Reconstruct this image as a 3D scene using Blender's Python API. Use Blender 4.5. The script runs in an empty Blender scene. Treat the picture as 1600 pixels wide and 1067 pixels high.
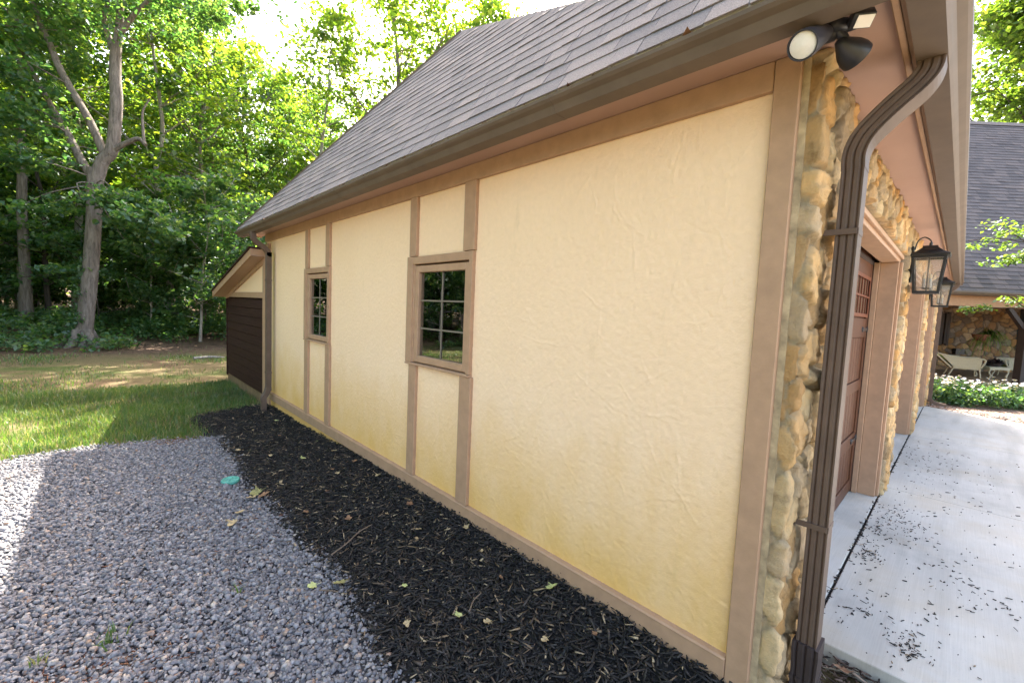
import bpy, bmesh, math, random
import numpy as np
from mathutils import Vector, Matrix

sc = bpy.context.scene
COL = sc.collection
rad = math.radians

# ------------------------------------------------------------------ camera
cam_d = bpy.data.cameras.new('camera'); cam = bpy.data.objects.new('camera', cam_d); COL.objects.link(cam)
cam_d.sensor_width = 36.0; cam_d.lens = 36.0 * 673.386 / 1600.0
cam_d.clip_start = 0.05; cam_d.clip_end = 1500.0
CAM = Vector((-1.8117, -0.4614, 1.6))
_F = Vector((0.69143357, 0.71872407, -0.0731801)); _R = Vector((0.72218067, -0.69034426, 0.04335771)); _U = Vector((0.01935723, 0.08282823, 0.99637582))
cam.matrix_world = Matrix(((_R.x, _U.x, -_F.x, CAM.x), (_R.y, _U.y, -_F.y, CAM.y), (_R.z, _U.z, -_F.z, CAM.z), (0, 0, 0, 1)))
sc.camera = cam

# ------------------------------------------------------------------ sky, sun, exposure
SUN_AZ, SUN_EL = rad(41.0), rad(46.5)          # measured from +X towards +Y
world = bpy.data.worlds.new("World"); sc.world = world; world.use_nodes = True
wn = world.node_tree; wn.nodes.clear()
sky = wn.nodes.new('ShaderNodeTexSky'); sky.sky_type = 'NISHITA'; sky.sun_disc = False
sky.sun_elevation = SUN_EL; sky.sun_rotation = math.pi / 2 - SUN_AZ
sky.air_density = 1.0; sky.dust_density = 4.0; sky.ozone_density = 0.4; sky.altitude = 200
bg = wn.nodes.new('ShaderNodeBackground'); bg.inputs['Strength'].default_value = 0.15
wo = wn.nodes.new('ShaderNodeOutputWorld')
hz = wn.nodes.new('ShaderNodeMix'); hz.data_type = 'RGBA'; hz.blend_type = 'MULTIPLY'; hz.inputs[0].default_value = 1.0; hz.inputs[7].default_value = (1.10, 1.0, 0.90, 1)   # hazy, milky summer sky
wn.links.new(sky.outputs[0], hz.inputs[6]); wn.links.new(hz.outputs[2], bg.inputs[0]); wn.links.new(bg.outputs[0], wo.inputs[0])
sun_d = bpy.data.lights.new('sun', 'SUN'); sun = bpy.data.objects.new('sun', sun_d); COL.objects.link(sun)
sun_d.energy = 5.0; sun_d.angle = rad(0.5); sun_d.color = (1.0, 0.94, 0.84)
_S = Vector((math.cos(SUN_EL) * math.cos(SUN_AZ), math.cos(SUN_EL) * math.sin(SUN_AZ), math.sin(SUN_EL)))
sun.rotation_euler = _S.to_track_quat('Z', 'Y').to_euler(); sun.location = (20, 20, 40)
sc.view_settings.view_transform = 'Standard'; sc.view_settings.look = 'None'
sc.view_settings.exposure = 2.93; sc.view_settings.gamma = 1.0; sc.view_settings.use_curve_mapping = False
sc.render.engine = 'CYCLES'
cy = sc.cycles
cy.max_bounces = 6; cy.diffuse_bounces = 3; cy.glossy_bounces = 3; cy.transmission_bounces = 4; cy.transparent_max_bounces = 6
cy.caustics_reflective = False; cy.caustics_refractive = False; cy.use_denoising = True; cy.sample_clamp_indirect = 6.0

# ------------------------------------------------------------------ materials
def new_mat(name):
    m = bpy.data.materials.new(name); m.use_nodes = True; nt = m.node_tree; nt.nodes.clear()
    o = nt.nodes.new('ShaderNodeOutputMaterial'); return m, nt, o
def N(nt, t, **kw):
    n = nt.nodes.new(t)
    for k, v in kw.items():
        if k in n.inputs.keys() if hasattr(n.inputs, 'keys') else False: n.inputs[k].default_value = v
        else: setattr(n, k, v)
    return n
def ramp(nt, fac, stops):
    r = nt.nodes.new('ShaderNodeValToRGB'); e = r.color_ramp.elements
    while len(e) < len(stops): e.new(0.5)
    for i, (p, c) in enumerate(stops):
        e[i].position = p; e[i].color = (c[0], c[1], c[2], 1) if not isinstance(c, (int, float)) else (c, c, c, 1)
    nt.links.new(fac, r.inputs[0]); return r.outputs[0]
def noise(nt, vec, scale, detail=4, rough=0.6, dist=0.0):
    n = nt.nodes.new('ShaderNodeTexNoise'); n.inputs['Scale'].default_value = scale; n.inputs['Detail'].default_value = detail
    n.inputs['Roughness'].default_value = rough; n.inputs['Distortion'].default_value = dist
    if vec is not None: nt.links.new(vec, n.inputs['Vector'])
    return n.outputs[0]
def objco(nt, scale=None):
    t = nt.nodes.new('ShaderNodeTexCoord').outputs['Object']
    if scale is None: return t
    m = nt.nodes.new('ShaderNodeMapping'); m.inputs['Scale'].default_value = scale; nt.links.new(t, m.inputs[0]); return m.outputs[0]
def mix(nt, fac, a, b, mode='MIX'):
    m = nt.nodes.new('ShaderNodeMix'); m.data_type = 'RGBA'; m.blend_type = mode
    for sock, v in ((m.inputs[0], fac), (m.inputs[6], a), (m.inputs[7], b)):
        if hasattr(v, 'links'): nt.links.new(v, sock)
        elif isinstance(v, (int, float)): sock.default_value = v if sock is m.inputs[0] or sock.name == "Factor" else (v, v, v, 1)
        else: sock.default_value = (v[0], v[1], v[2], 1)
    return m.outputs[2]
def bump(nt, h, strength, dist=0.01):
    b = nt.nodes.new('ShaderNodeBump'); b.inputs['Strength'].default_value = strength; b.inputs['Distance'].default_value = dist
    nt.links.new(h, b.inputs['Height']); return b.outputs[0]
def principled(nt, out, col, rough=0.6, normal=None, spec=0.4, metal=0.0):
    p = nt.nodes.new('ShaderNodeBsdfPrincipled')
    if hasattr(col, 'links'): nt.links.new(col, p.inputs['Base Color'])
    else: p.inputs['Base Color'].default_value = (*col, 1)
    if hasattr(rough, 'links'): nt.links.new(rough, p.inputs['Roughness'])
    else: p.inputs['Roughness'].default_value = rough
    p.inputs['Specular IOR Level'].default_value = spec; p.inputs['Metallic'].default_value = metal
    if normal is not None: nt.links.new(normal, p.inputs['Normal'])
    nt.links.new(p.outputs[0], out.inputs[0]); return p
def island(nt):
    return nt.nodes.new('ShaderNodeNewGeometry').outputs['Random Per Island']

def m_paint(name, c, var=0.12, rough=0.6, scale=6, bstr=0.15, bscale=180, spec=0.35, metal=0.0):
    m, nt, o = new_mat(name); v = objco(nt)
    n1 = noise(nt, v, scale, 5); lo = [x * (1 - var) for x in c]; hi = [min(1, x * (1 + var)) for x in c]
    col = ramp(nt, n1, [(0.3, lo), (0.7, hi)])
    nb = noise(nt, v, bscale, 3)
    principled(nt, o, col, rough, bump(nt, nb, bstr, 0.002), spec, metal); return m
def m_island(name, stops, rough=0.8, noise_amt=0.25, nscale=60, spec=0.3, bstr=0.4, bscale=120):
    m, nt, o = new_mat(name); v = objco(nt)
    col = ramp(nt, island(nt), stops)
    n1 = ramp(nt, noise(nt, v, nscale, 4), [(0.25, 1 - noise_amt), (0.75, 1 + noise_amt * 0.6)])
    col = mix(nt, 1.0, col, n1, 'MULTIPLY')
    principled(nt, o, col, rough, bump(nt, noise(nt, v, bscale, 3), bstr, 0.003), spec); return m
def m_leaf(name, stops, trans, tfac=0.45, rough=0.5):
    m, nt, o = new_mat(name)
    r = island(nt); col = ramp(nt, r, stops)
    v = objco(nt); cl = ramp(nt, noise(nt, v, 0.55, 2), [(0.35, 0.75), (0.65, 1.2)])
    col = mix(nt, 1.0, col, cl, 'MULTIPLY')
    tc = mix(nt, 1.0, col, trans, 'MULTIPLY')
    d = nt.nodes.new('ShaderNodeBsdfDiffuse'); t = nt.nodes.new('ShaderNodeBsdfTranslucent'); g = nt.nodes.new('ShaderNodeBsdfGlossy')
    g.inputs['Roughness'].default_value = rough; g.inputs[0].default_value = (0.9, 0.95, 1.0, 1)
    nt.links.new(col, d.inputs[0]); nt.links.new(tc, t.inputs[0])
    a = nt.nodes.new('ShaderNodeMixShader'); a.inputs[0].default_value = tfac
    nt.links.new(d.outputs[0], a.inputs[1]); nt.links.new(t.outputs[0], a.inputs[2])
    b = nt.nodes.new('ShaderNodeMixShader'); b.inputs[0].default_value = 0.05
    nt.links.new(a.outputs[0], b.inputs[1]); nt.links.new(g.outputs[0], b.inputs[2])
    nt.links.new(b.outputs[0], o.inputs[0]); return m

def m_stucco():
    m, nt, o = new_mat('stucco'); v = objco(nt)
    sep = nt.nodes.new('ShaderNodeSeparateXYZ'); nt.links.new(v, sep.inputs[0])
    base = ramp(nt, noise(nt, v, 1.3, 4), [(0.3, (0.865, 0.625, 0.415)), (0.7, (0.89, 0.655, 0.445))])
    fine = ramp(nt, noise(nt, v, 30, 4), [(0.3, 0.97), (0.7, 1.02)])
    base = mix(nt, 1.0, base, fine, 'MULTIPLY')
    # splash staining near the ground: ragged mustard dirt
    wob = noise(nt, objco(nt, (1, 1.6, 0.9)), 2.6, 5, 0.65)
    ad = nt.nodes.new('ShaderNodeMath'); ad.operation = 'MULTIPLY_ADD'; nt.links.new(wob, ad.inputs[0]); ad.inputs[1].default_value = 0.9
    nt.links.new(sep.outputs[2], ad.inputs[2])
    mr = nt.nodes.new('ShaderNodeMapRange'); mr.inputs[1].default_value = 0.62; mr.inputs[2].default_value = 1.5; mr.inputs[3].default_value = 0.92; mr.inputs[4].default_value = 0.0
    nt.links.new(ad.outputs[0], mr.inputs[0])
    base = mix(nt, mr.outputs[0], base, (0.74, 0.445, 0.135))
    base = mix(nt, ramp(nt, noise(nt, objco(nt, (1, 2.0, 0.6)), 5, 5), [(0.62, 0.0), (0.75, 0.18)]), base, (0.45, 0.33, 0.16))
    nb = noise(nt, v, 110, 5, 0.75)
    principled(nt, o, base, 0.9, bump(nt, nb, 0.5, 0.005), 0.2); return m
def m_stone(name, mort, gain=1.0):
    m, nt, o = new_mat(name); v = objco(nt)
    at = nt.nodes.new('ShaderNodeAttribute'); at.attribute_name = 'tint'
    n1 = noise(nt, v, 14, 6, 0.7)
    var = ramp(nt, n1, [(0.25, (0.50, 0.46, 0.42)), (0.45, (0.95, 0.93, 0.9)), (0.8, (1.25, 1.14, 0.95))])
    col = mix(nt, 1.0, at.outputs[0], var, 'MULTIPLY')
    rust = ramp(nt, noise(nt, v, 5, 5, 0.7, 0.6), [(0.58, 0.0), (0.74, 0.55)])
    rust2 = nt.nodes.new('ShaderNodeMath'); rust2.operation = 'MULTIPLY'; nt.links.new(rust, rust2.inputs[0]); nt.links.new(at.outputs['Alpha'], rust2.inputs[1])
    col = mix(nt, rust2.outputs[0], col, (0.42 * gain, 0.22 * gain, 0.075 * gain))
    principled(nt, o, col, 0.85, bump(nt, noise(nt, v, 30, 8, 0.8), 0.9, 0.02), 0.15); return m
def m_concrete():
    m, nt, o = new_mat('concrete'); v = objco(nt)
    b = ramp(nt, noise(nt, v, 0.9, 5, 0.65), [(0.3, (0.45, 0.43, 0.385)), (0.7, (0.57, 0.545, 0.49))])
    tan = ramp(nt, noise(nt, v, 1.7, 4, 0.6, 0.4), [(0.50, 0.0), (0.70, 0.55)])
    b = mix(nt, tan, b, (0.50, 0.43, 0.32))
    br = noise(nt, objco(nt, (3, 160, 1)), 1.0, 3, 0.6)
    b = mix(nt, 1.0, b, ramp(nt, br, [(0.3, 0.93), (0.7, 1.04)]), 'MULTIPLY')
    sp = ramp(nt, noise(nt, v, 95, 3), [(0.62, 1.0), (0.75, 0.72)])
    b = mix(nt, 1.0, b, sp, 'MULTIPLY')
    gr = ramp(nt, noise(nt, objco(nt, (0.5, 1.4, 1)), 2.2, 5, 0.7), [(0.6, 1.0), (0.78, 0.78)])
    b = mix(nt, 1.0, b, gr, 'MULTIPLY')
    ty = noise(nt, objco(nt, (0.25, 2.4, 1)), 1.0, 4, 0.6, 0.3)
    b = mix(nt, 1.0, b, ramp(nt, ty, [(0.48, 1.0), (0.66, 0.80)]), 'MULTIPLY')
    dp = ramp(nt, noise(nt, v, 0.6, 6, 0.7, 0.8), [(0.58, 1.0), (0.70, 0.84)])
    b = mix(nt, 1.0, b, dp, 'MULTIPLY')
    principled(nt, o, b, 0.85, bump(nt, br, 0.25, 0.003), 0.25); return m
def m_wood(name, c1, c2, rough=0.45, sc3=(40, 40, 1.5)):
    m, nt, o = new_mat(name)
    n1 = noise(nt, objco(nt, sc3), 1.0, 5, 0.65, 0.8)
    col = ramp(nt, n1, [(0.3, c1), (0.7, c2)])
    principled(nt, o, col, rough, bump(nt, n1, 0.25, 0.002), 0.15); return m
def m_bark(name, c1, c2, sc3=(9, 9, 1.6)):
    m, nt, o = new_mat(name)
    n1 = noise(nt, objco(nt, sc3), 1.6, 7, 0.72, 0.5)
    col = ramp(nt, n1, [(0.32, c1), (0.66, c2)])
    moss = ramp(nt, noise(nt, objco(nt), 1.1, 3), [(0.6, 0.0), (0.75, 0.35)])
    col = mix(nt, moss, col, (0.09, 0.10, 0.05))
    principled(nt, o, col, 0.95, bump(nt, n1, 1.0, 0.05), 0.1); return m
def m_ground():
    m, nt, o = new_mat('soil'); v = objco(nt)
    n1 = noise(nt, v, 0.45, 6, 0.65); n2 = noise(nt, v, 7, 6, 0.7)
    col = ramp(nt, n1, [(0.35, (0.13, 0.085, 0.05)), (0.5, (0.15, 0.12, 0.06)), (0.62, (0.075, 0.10, 0.028))])
    sep = nt.nodes.new('ShaderNodeSeparateXYZ'); nt.links.new(v, sep.inputs[0])
    ad = nt.nodes.new('ShaderNodeMath'); ad.operation = 'MULTIPLY_ADD'; nt.links.new(n1, ad.inputs[0]); ad.inputs[1].default_value = 4.0; nt.links.new(sep.outputs[1], ad.inputs[2])
    wood = nt.nodes.new('ShaderNodeMapRange'); wood.inputs[1].default_value = 15.6; wood.inputs[2].default_value = 17.2; nt.links.new(ad.outputs[0], wood.inputs[0])
    litter = ramp(nt, n2, [(0.3, (0.05, 0.032, 0.022)), (0.55, (0.14, 0.09, 0.06)), (0.8, (0.24, 0.17, 0.12))])
    col = mix(nt, wood.outputs[0], col, litter)
    xr = nt.nodes.new('ShaderNodeMapRange'); xr.inputs[1].default_value = 9.0; xr.inputs[2].default_value = 10.0; nt.links.new(sep.outputs[0], xr.inputs[0])
    chips = ramp(nt, noise(nt, v, 30, 4, 0.7), [(0.3, (0.09, 0.055, 0.04)), (0.55, (0.22, 0.15, 0.115)), (0.75, (0.40, 0.33, 0.27))])
    col = mix(nt, xr.outputs[0], col, chips)
    sp = ramp(nt, noise(nt, v, 60, 3), [(0.3, 0.6), (0.7, 1.25)])
    col = mix(nt, 1.0, col, sp, 'MULTIPLY')
    principled(nt, o, col, 0.95, bump(nt, n2, 0.8, 0.05), 0.1); return m
def m_shingle(name, k=1.0):
    m, nt, o = new_mat(name); v = objco(nt)
    col = ramp(nt, island(nt), [(0.0, (0.098 * k, 0.088 * k, 0.090 * k)), (0.35, (0.118 * k, 0.105 * k, 0.105 * k)), (0.7, (0.138 * k, 0.120 * k, 0.119 * k)), (1.0, (0.158 * k, 0.133 * k, 0.126 * k))])
    g = ramp(nt, noise(nt, v, 220, 2), [(0.35, 0.7), (0.65, 1.25)])
    col = mix(nt, 1.0, col, g, 'MULTIPLY')
    principled(nt, o, col, 0.9, bump(nt, noise(nt, v, 300, 2), 0.5, 0.003), 0.3); return m
def m_glass():
    m, nt, o = new_mat('window_glass')
    t = nt.nodes.new('ShaderNodeBsdfTransparent'); t.inputs[0].default_value = (0.78, 0.82, 0.80, 1)
    g = nt.nodes.new('ShaderNodeBsdfGlossy'); g.inputs['Roughness'].default_value = 0.005; g.inputs[0].default_value = (0.95, 0.98, 1, 1)
    f = nt.nodes.new('ShaderNodeFresnel'); f.inputs[0].default_value = 1.9
    fr = ramp(nt, f.outputs[0], [(0.0, 0.20), (1.0, 1.0)])
    s = nt.nodes.new('ShaderNodeMixShader'); nt.links.new(fr, s.inputs[0]); nt.links.new(t.outputs[0], s.inputs[1]); nt.links.new(g.outputs[0], s.inputs[2])
    nt.links.new(s.outputs[0], o.inputs[0]); return m
def m_lampglass():
    m, nt, o = new_mat('seeded_glass')
    t = nt.nodes.new('ShaderNodeBsdfTransparent'); t.inputs[0].default_value = (0.9, 0.9, 0.88, 1)
    g = nt.nodes.new('ShaderNodeBsdfGlossy'); g.inputs['Roughness'].default_value = 0.12; g.inputs[0].default_value = (1, 1, 1, 1)
    d = nt.nodes.new('ShaderNodeBsdfTranslucent'); d.inputs[0].default_value = (0.85, 0.83, 0.8, 1)
    a = nt.nodes.new('ShaderNodeMixShader'); a.inputs[0].default_value = 0.16; nt.links.new(t.outputs[0], a.inputs[1]); nt.links.new(d.outputs[0], a.inputs[2])
    s = nt.nodes.new('ShaderNodeMixShader'); s.inputs[0].default_value = 0.14; nt.links.new(a.outputs[0], s.inputs[1]); nt.links.new(g.outputs[0], s.inputs[2])
    nt.links.new(s.outputs[0], o.inputs[0]); return m

M = {}
M['stucco'] = m_stucco()
M['trim'] = m_paint('taupe_trim', (0.40, 0.248, 0.155), 0.10, 0.65, 14, 0.4, 75)
M['soffit'] = m_paint('taupe_soffit', (0.42, 0.27, 0.215), 0.06, 0.55, 2)
M['metal'] = m_paint('brown_gutter_metal', (0.112, 0.076, 0.056), 0.16, 0.55, 8, 0.08, 60, 0.28)
M['gutter'] = m_paint('gutter_metal', (0.130, 0.098, 0.076), 0.12, 0.55, 8, 0.08, 60, 0.28)
M['stone'] = m_stone('fieldstone', (0.3, 0.28, 0.24))
M['stone_house'] = m_stone('house_fieldstone', (0.2, 0.17, 0.14), 0.8)
M['concrete'] = m_concrete()
M['door'] = m_wood('mahogany_door', (0.058, 0.022, 0.011), (0.112, 0.045, 0.023), 0.45)
M['doortrim'] = m_wood('mahogany_moulding', (0.11, 0.034, 0.017), (0.19, 0.062, 0.033), 0.38)
M['siding'] = m_wood('brown_siding', (0.022, 0.009, 0.007), (0.046, 0.020, 0.015), 0.75, (1.0, 2.2, 45))
M['dark'] = m_paint('dark_recess', (0.045, 0.032, 0.03), 0.1, 0.6)
M['black'] = m_paint('black_iron', (0.012, 0.012, 0.013), 0.2, 0.4, 20, 0.2, 120, 0.5)
M['lampblack'] = m_paint('black_plastic', (0.022, 0.022, 0.03), 0.1, 0.42, 20, 0.05, 120, 0.5)
M['shingle'] = m_shingle('shingles', 1.5)
M['shingle_house'] = m_shingle('house_shingles', 0.75)
M['glass'] = m_glass(); M['lampglass'] = m_lampglass()
M['grille'] = m_paint('grille_bar', (0.19, 0.16, 0.125), 0.05, 0.5)
M['candle'] = m_paint('candle_sleeve', (0.45, 0.42, 0.38), 0.05, 0.5)
M['bulb'] = m_paint('bulb_glass', (0.8, 0.62, 0.40), 0.05, 0.2)
M['lens'] = m_paint('frosted_lens', (0.86, 0.82, 0.80), 0.05, 0.35, 30, 0.3, 300)
M['gravel'] = m_island('gravel_stone', [(0.0, (0.108, 0.103, 0.110)), (0.3, (0.158, 0.151, 0.162)), (0.6, (0.200, 0.191, 0.203)), (0.84, (0.260, 0.249, 0.258)), (0.93, (0.33, 0.30, 0.285)), (0.97, (0.24, 0.155, 0.11)), (1.0, (0.50, 0.44, 0.38))], 0.75, 0.3, 45, 0.35)
M['gravelbed'] = m_paint('gravel_dust', (0.06, 0.058, 0.066), 0.4, 0.95, 40, 0.8, 60)
M['mulch'] = m_island('black_mulch', [(0.0, (0.008, 0.008, 0.009)), (0.40, (0.017, 0.0162, 0.0172)), (0.62, (0.030, 0.025, 0.022)), (0.80, (0.042, 0.037, 0.036)), (0.90, (0.075, 0.055, 0.042)), (0.955, (0.17, 0.115, 0.07)), (1.0, (0.42, 0.32, 0.20))], 0.7, 0.35, 60, 0.35)
M['mulchbed'] = m_paint('mulch_soil', (0.012, 0.0115, 0.012), 0.4, 0.95, 30, 1.0, 50)
M['litter'] = m_island('leaf_litter', [(0.0, (0.03, 0.022, 0.018)), (0.4, (0.08, 0.05, 0.038)), (0.75, (0.16, 0.105, 0.08)), (1.0, (0.30, 0.25, 0.18))], 0.8)
M['ground'] = m_ground()
M['grass'] = m_leaf('grass_blade', [(0.0, (0.05, 0.115, 0.02)), (0.45, (0.085, 0.16, 0.028)), (0.8, (0.15, 0.19, 0.05)), (1.0, (0.28, 0.24, 0.12))], (1.7, 1.7, 0.9), 0.4)
M['leafA'] = m_leaf('maple_leaf', [(0.0, (0.038, 0.090, 0.018)), (0.5, (0.062, 0.120, 0.022)), (1.0, (0.105, 0.150, 0.028))], (3.9, 3.3, 1.0), 0.55)
M['leafB'] = m_leaf('forest_leaf', [(0.0, (0.024, 0.070, 0.030)), (0.5, (0.045, 0.100, 0.034)), (1.0, (0.090, 0.140, 0.036))], (3.7, 3.2, 1.0), 0.55)
M['leafC'] = m_leaf('understory_leaf', [(0.0, (0.030, 0.088, 0.038)), (0.6, (0.060, 0.130, 0.046)), (1.0, (0.13, 0.190, 0.075))], (2.9, 2.7, 1.0), 0.5)
M['leafO'] = m_leaf('ornamental_leaf', [(0.0, (0.055, 0.12, 0.02)), (0.6, (0.085, 0.16, 0.025)), (1.0, (0.13, 0.19, 0.035))], (2.4, 2.1, 0.9), 0.45)
M['barkA'] = m_bark('grey_bark', (0.085, 0.07, 0.058), (0.27, 0.225, 0.19))
M['barkB'] = m_bark('dark_bark', (0.035, 0.03, 0.026), (0.11, 0.09, 0.075))
M['barkC'] = m_bark('pale_bark', (0.17, 0.15, 0.125), (0.40, 0.36, 0.31))
M['dryleaf'] = m_island('dry_leaf', [(0.0, (0.25, 0.17, 0.09)), (1.0, (0.42, 0.33, 0.19))], 0.8)
M['twig'] = m_paint('twig_bark', (0.16, 0.115, 0.085), 0.3, 0.9, 40)
M['cap'] = m_paint('teal_plastic', (0.085, 0.30, 0.245), 0.3, 0.7, 30)
M['wicker'] = m_paint('cream_wicker', (0.44, 0.40, 0.29), 0.12, 0.6, 60, 0.8, 90)
M['cushion'] = m_paint('olive_cushion', (0.20, 0.235, 0.07), 0.12, 0.9, 20, 0.4, 200)
M['petal'] = m_paint('daisy_petal', (0.82, 0.82, 0.80), 0.03, 0.6)
M['daisyeye'] = m_paint('daisy_centre', (0.6, 0.4, 0.05), 0.1, 0.8)
M['rock'] = m_paint('pale_boulder', (0.42, 0.40, 0.38), 0.25, 0.9, 9, 1.0, 25)
M['housepost'] = m_paint('dark_post', (0.035, 0.026, 0.024), 0.15, 0.6)
M['bluepanel'] = m_paint('blue_shutter', (0.05, 0.09, 0.12), 0.1, 0.5)
M['terracotta'] = m_paint('coir_basket', (0.20, 0.09, 0.055), 0.3, 0.9, 25, 0.8, 60)
M['debrisbrown'] = m_island('gutter_leaf', [(0.0, (0.10, 0.045, 0.025)), (1.0, (0.32, 0.17, 0.09))], 0.8)
M['foundation'] = m_paint('foundation_block', (0.20, 0.13, 0.07), 0.2, 0.9, 6, 0.5, 60)

# ------------------------------------------------------------------ helpers
def link(name, me, mat=None, parent=None):
    o = bpy.data.objects.new(name, me); COL.objects.link(o)
    if mat is not None and me is not None and not me.materials: me.materials.append(mat)
    if parent is not None: o.parent = parent
    return o
def tag(o, label=None, cat=None, group=None, kind=None):
    if label: o['label'] = label
    if cat: o['category'] = cat
    if group: o['group'] = group
    if kind: o['kind'] = kind
    return o
def empty(name, loc=(0, 0, 0), rz=0.0, **kw):
    o = bpy.data.objects.new(name, None); COL.objects.link(o); o.location = loc; o.rotation_euler = (0, 0, rz)
    o.empty_display_size = 0.2; tag(o, **kw); return o
def np_mesh(name, V, F, smooth=False):
    V = np.ascontiguousarray(V, dtype=np.float32); F = np.ascontiguousarray(F, dtype=np.int32)
    me = bpy.data.meshes.new(name); k = F.shape[1]
    me.vertices.add(len(V)); me.vertices.foreach_set('co', V.ravel())
    me.loops.add(F.size); me.loops.foreach_set('vertex_index', F.ravel())
    me.polygons.add(len(F)); me.polygons.foreach_set('loop_start', np.arange(0, F.size, k, dtype=np.int32))
    if smooth: me.polygons.foreach_set('use_smooth', np.ones(len(F), dtype=bool))
    me.update(calc_edges=True); return me
class MB:
    def __init__(s): s.v = []; s.f = []; s.sm = []
    def add(s, vs, fs, smooth=False):
        b = len(s.v); s.v += [tuple(x) for x in vs]; s.f += [tuple(i + b for i in f) for f in fs]; s.sm += [smooth] * len(fs); return s
    def box(s, x0, x1, y0, y1, z0, z1, rot=None, c=None):
        vs = [Vector((x, y, z)) for z in (z0, z1) for y in (y0, y1) for x in (x0, x1)]
        if rot is not None:
            cc = Vector(c) if c is not None else Vector(((x0 + x1) / 2, (y0 + y1) / 2, (z0 + z1) / 2))
            vs = [rot @ (v - cc) + cc for v in vs]
        return s.add(vs, [(0, 2, 3, 1), (4, 5, 7, 6), (0, 1, 5, 4), (2, 6, 7, 3), (0, 4, 6, 2), (1, 3, 7, 5)])
    def prism(s, poly, axis, a, b):
        """extrude a 2D polygon along an axis (0 x, 1 y, 2 z)"""
        n = len(poly); vs = []
        for t in (a, b):
            for p, q in poly: vs.append({0: (t, p, q), 1: (p, t, q), 2: (p, q, t)}[axis])
        fs = [tuple(range(n)), tuple(range(2 * n - 1, n - 1, -1))] + [(i, i + n, (i + 1) % n + n, (i + 1) % n) for i in range(n)]
        return s.add(vs, fs)
    def tube(s, pts, radii, n=10, prof=None, up=None, cap=True, smooth=True):
        pts = [Vector(p) for p in pts]
        if isinstance(radii, (int, float)): radii = [radii] * len(pts)
        rings = []; prev = None; u = Vector(up) if up else None
        for i, p in enumerate(pts):
            d = (pts[min(i + 1, len(pts) - 1)] - pts[max(i - 1, 0)]).normalized()
            if u is None: u = d.orthogonal().normalized()
            a = (u - d * u.dot(d))
            a = a.normalized() if a.length > 1e-5 else d.orthogonal().normalized()
            if not up: u = a
            b = d.cross(a)
            if prof: rings.append([p + a * q[0] * radii[i] + b * q[1] * radii[i] for q in prof])
            else: rings.append([p + (a * math.cos(2 * math.pi * k / n) + b * math.sin(2 * math.pi * k / n)) * radii[i] for k in range(n)])
        m = len(rings[0]); vs = [v for r in rings for v in r]; fs = []
        for i in range(len(rings) - 1):
            for k in range(m): fs.append((i * m + k, i * m + (k + 1) % m, (i + 1) * m + (k + 1) % m, (i + 1) * m + k))
        if cap: fs += [tuple(range(m - 1, -1, -1)), tuple(range((len(rings) - 1) * m, len(rings) * m))]
        return s.add(vs, fs, smooth)
    def lathe(s, prof, c=(0, 0, 0), n=24, axis=None):
        """profile of (r, z); axis = matrix for orientation"""
        vs = []; R = axis if axis is not None else Matrix.Identity(3); c = Vector(c)
        for r, z in prof:
            for k in range(n):
                a = 2 * math.pi * k / n; vs.append(R @ Vector((r * math.cos(a), r * math.sin(a), z)) + c)
        fs = []
        for i in range(len(prof) - 1):
            for k in range(n): fs.append((i * n + k, i * n + (k + 1) % n, (i + 1) * n + (k + 1) % n, (i + 1) * n + k))
        fs += [tuple(range(n - 1, -1, -1)), tuple(range((len(prof) - 1) * n, len(prof) * n))]
        return s.add(vs, fs, True)
    def build(s, name, mat, parent=None, bevel=0.0, smooth=None):
        me = bpy.data.meshes.new(name); me.from_pydata(s.v, [], s.f)
        if any(s.sm): me.polygons.foreach_set('use_smooth', s.sm)
        me.update()
        bm = bmesh.new(); bm.from_mesh(me)
        bmesh.ops.recalc_face_normals(bm, faces=bm.faces)
        if bevel > 0:
            bmesh.ops.bevel(bm, geom=[e for e in bm.edges if e.is_manifold and e.calc_face_angle(0) > 0.6], offset=bevel, segments=1, affect='EDGES', profile=0.6)
        bm.to_mesh(me); bm.free()
        o = link(name, me, mat, parent)
        if any(s.sm):
            try: me.set_sharp_from_angle(angle=rad(50))
            except Exception: pass
        return o
def copy_tree(o, parent=None):
    c = o.copy(); COL.objects.link(c)
    if parent is not None: c.parent = parent; c.matrix_parent_inverse = o.matrix_parent_inverse
    for ch in list(o.children): copy_tree(ch, c)
    return c
def smooth_path(pts, sub=5):
    P = [Vector(p) for p in pts]; out = []
    for i in range(len(P) - 1):
        p0 = P[max(i - 1, 0)]; p1 = P[i]; p2 = P[i + 1]; p3 = P[min(i + 2, len(P) - 1)]
        for k in range(sub):
            t = k / sub
            out.append(0.5 * ((2 * p1) + (p2 - p0) * t + (2 * p0 - 5 * p1 + 4 * p2 - p3) * t * t + (3 * p1 - p0 - 3 * p2 + p3) * t ** 3))
    out.append(P[-1]); return out
def hashn(ix, iy, k):
    v = np.sin(ix * 127.1 + iy * 311.7 + k * 74.7) * 43758.5453
    return v - np.floor(v)
def vnoise(x, y, k=0):
    ix = np.floor(x); iy = np.floor(y); fx = x - ix; fy = y - iy
    fx = fx * fx * (3 - 2 * fx); fy = fy * fy * (3 - 2 * fy)
    a = hashn(ix, iy, k); b = hashn(ix + 1, iy, k); c = hashn(ix, iy + 1, k); d = hashn(ix + 1, iy + 1, k)
    return (a * (1 - fx) + b * fx) * (1 - fy) + (c * (1 - fx) + d * fx) * fy
def fbm(x, y, k=0, oct=4):
    r = 0; a = 0.5
    for i in range(oct): r = r + a * vnoise(x * 2 ** i, y * 2 ** i, k + i); a *= 0.5
    return r

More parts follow.
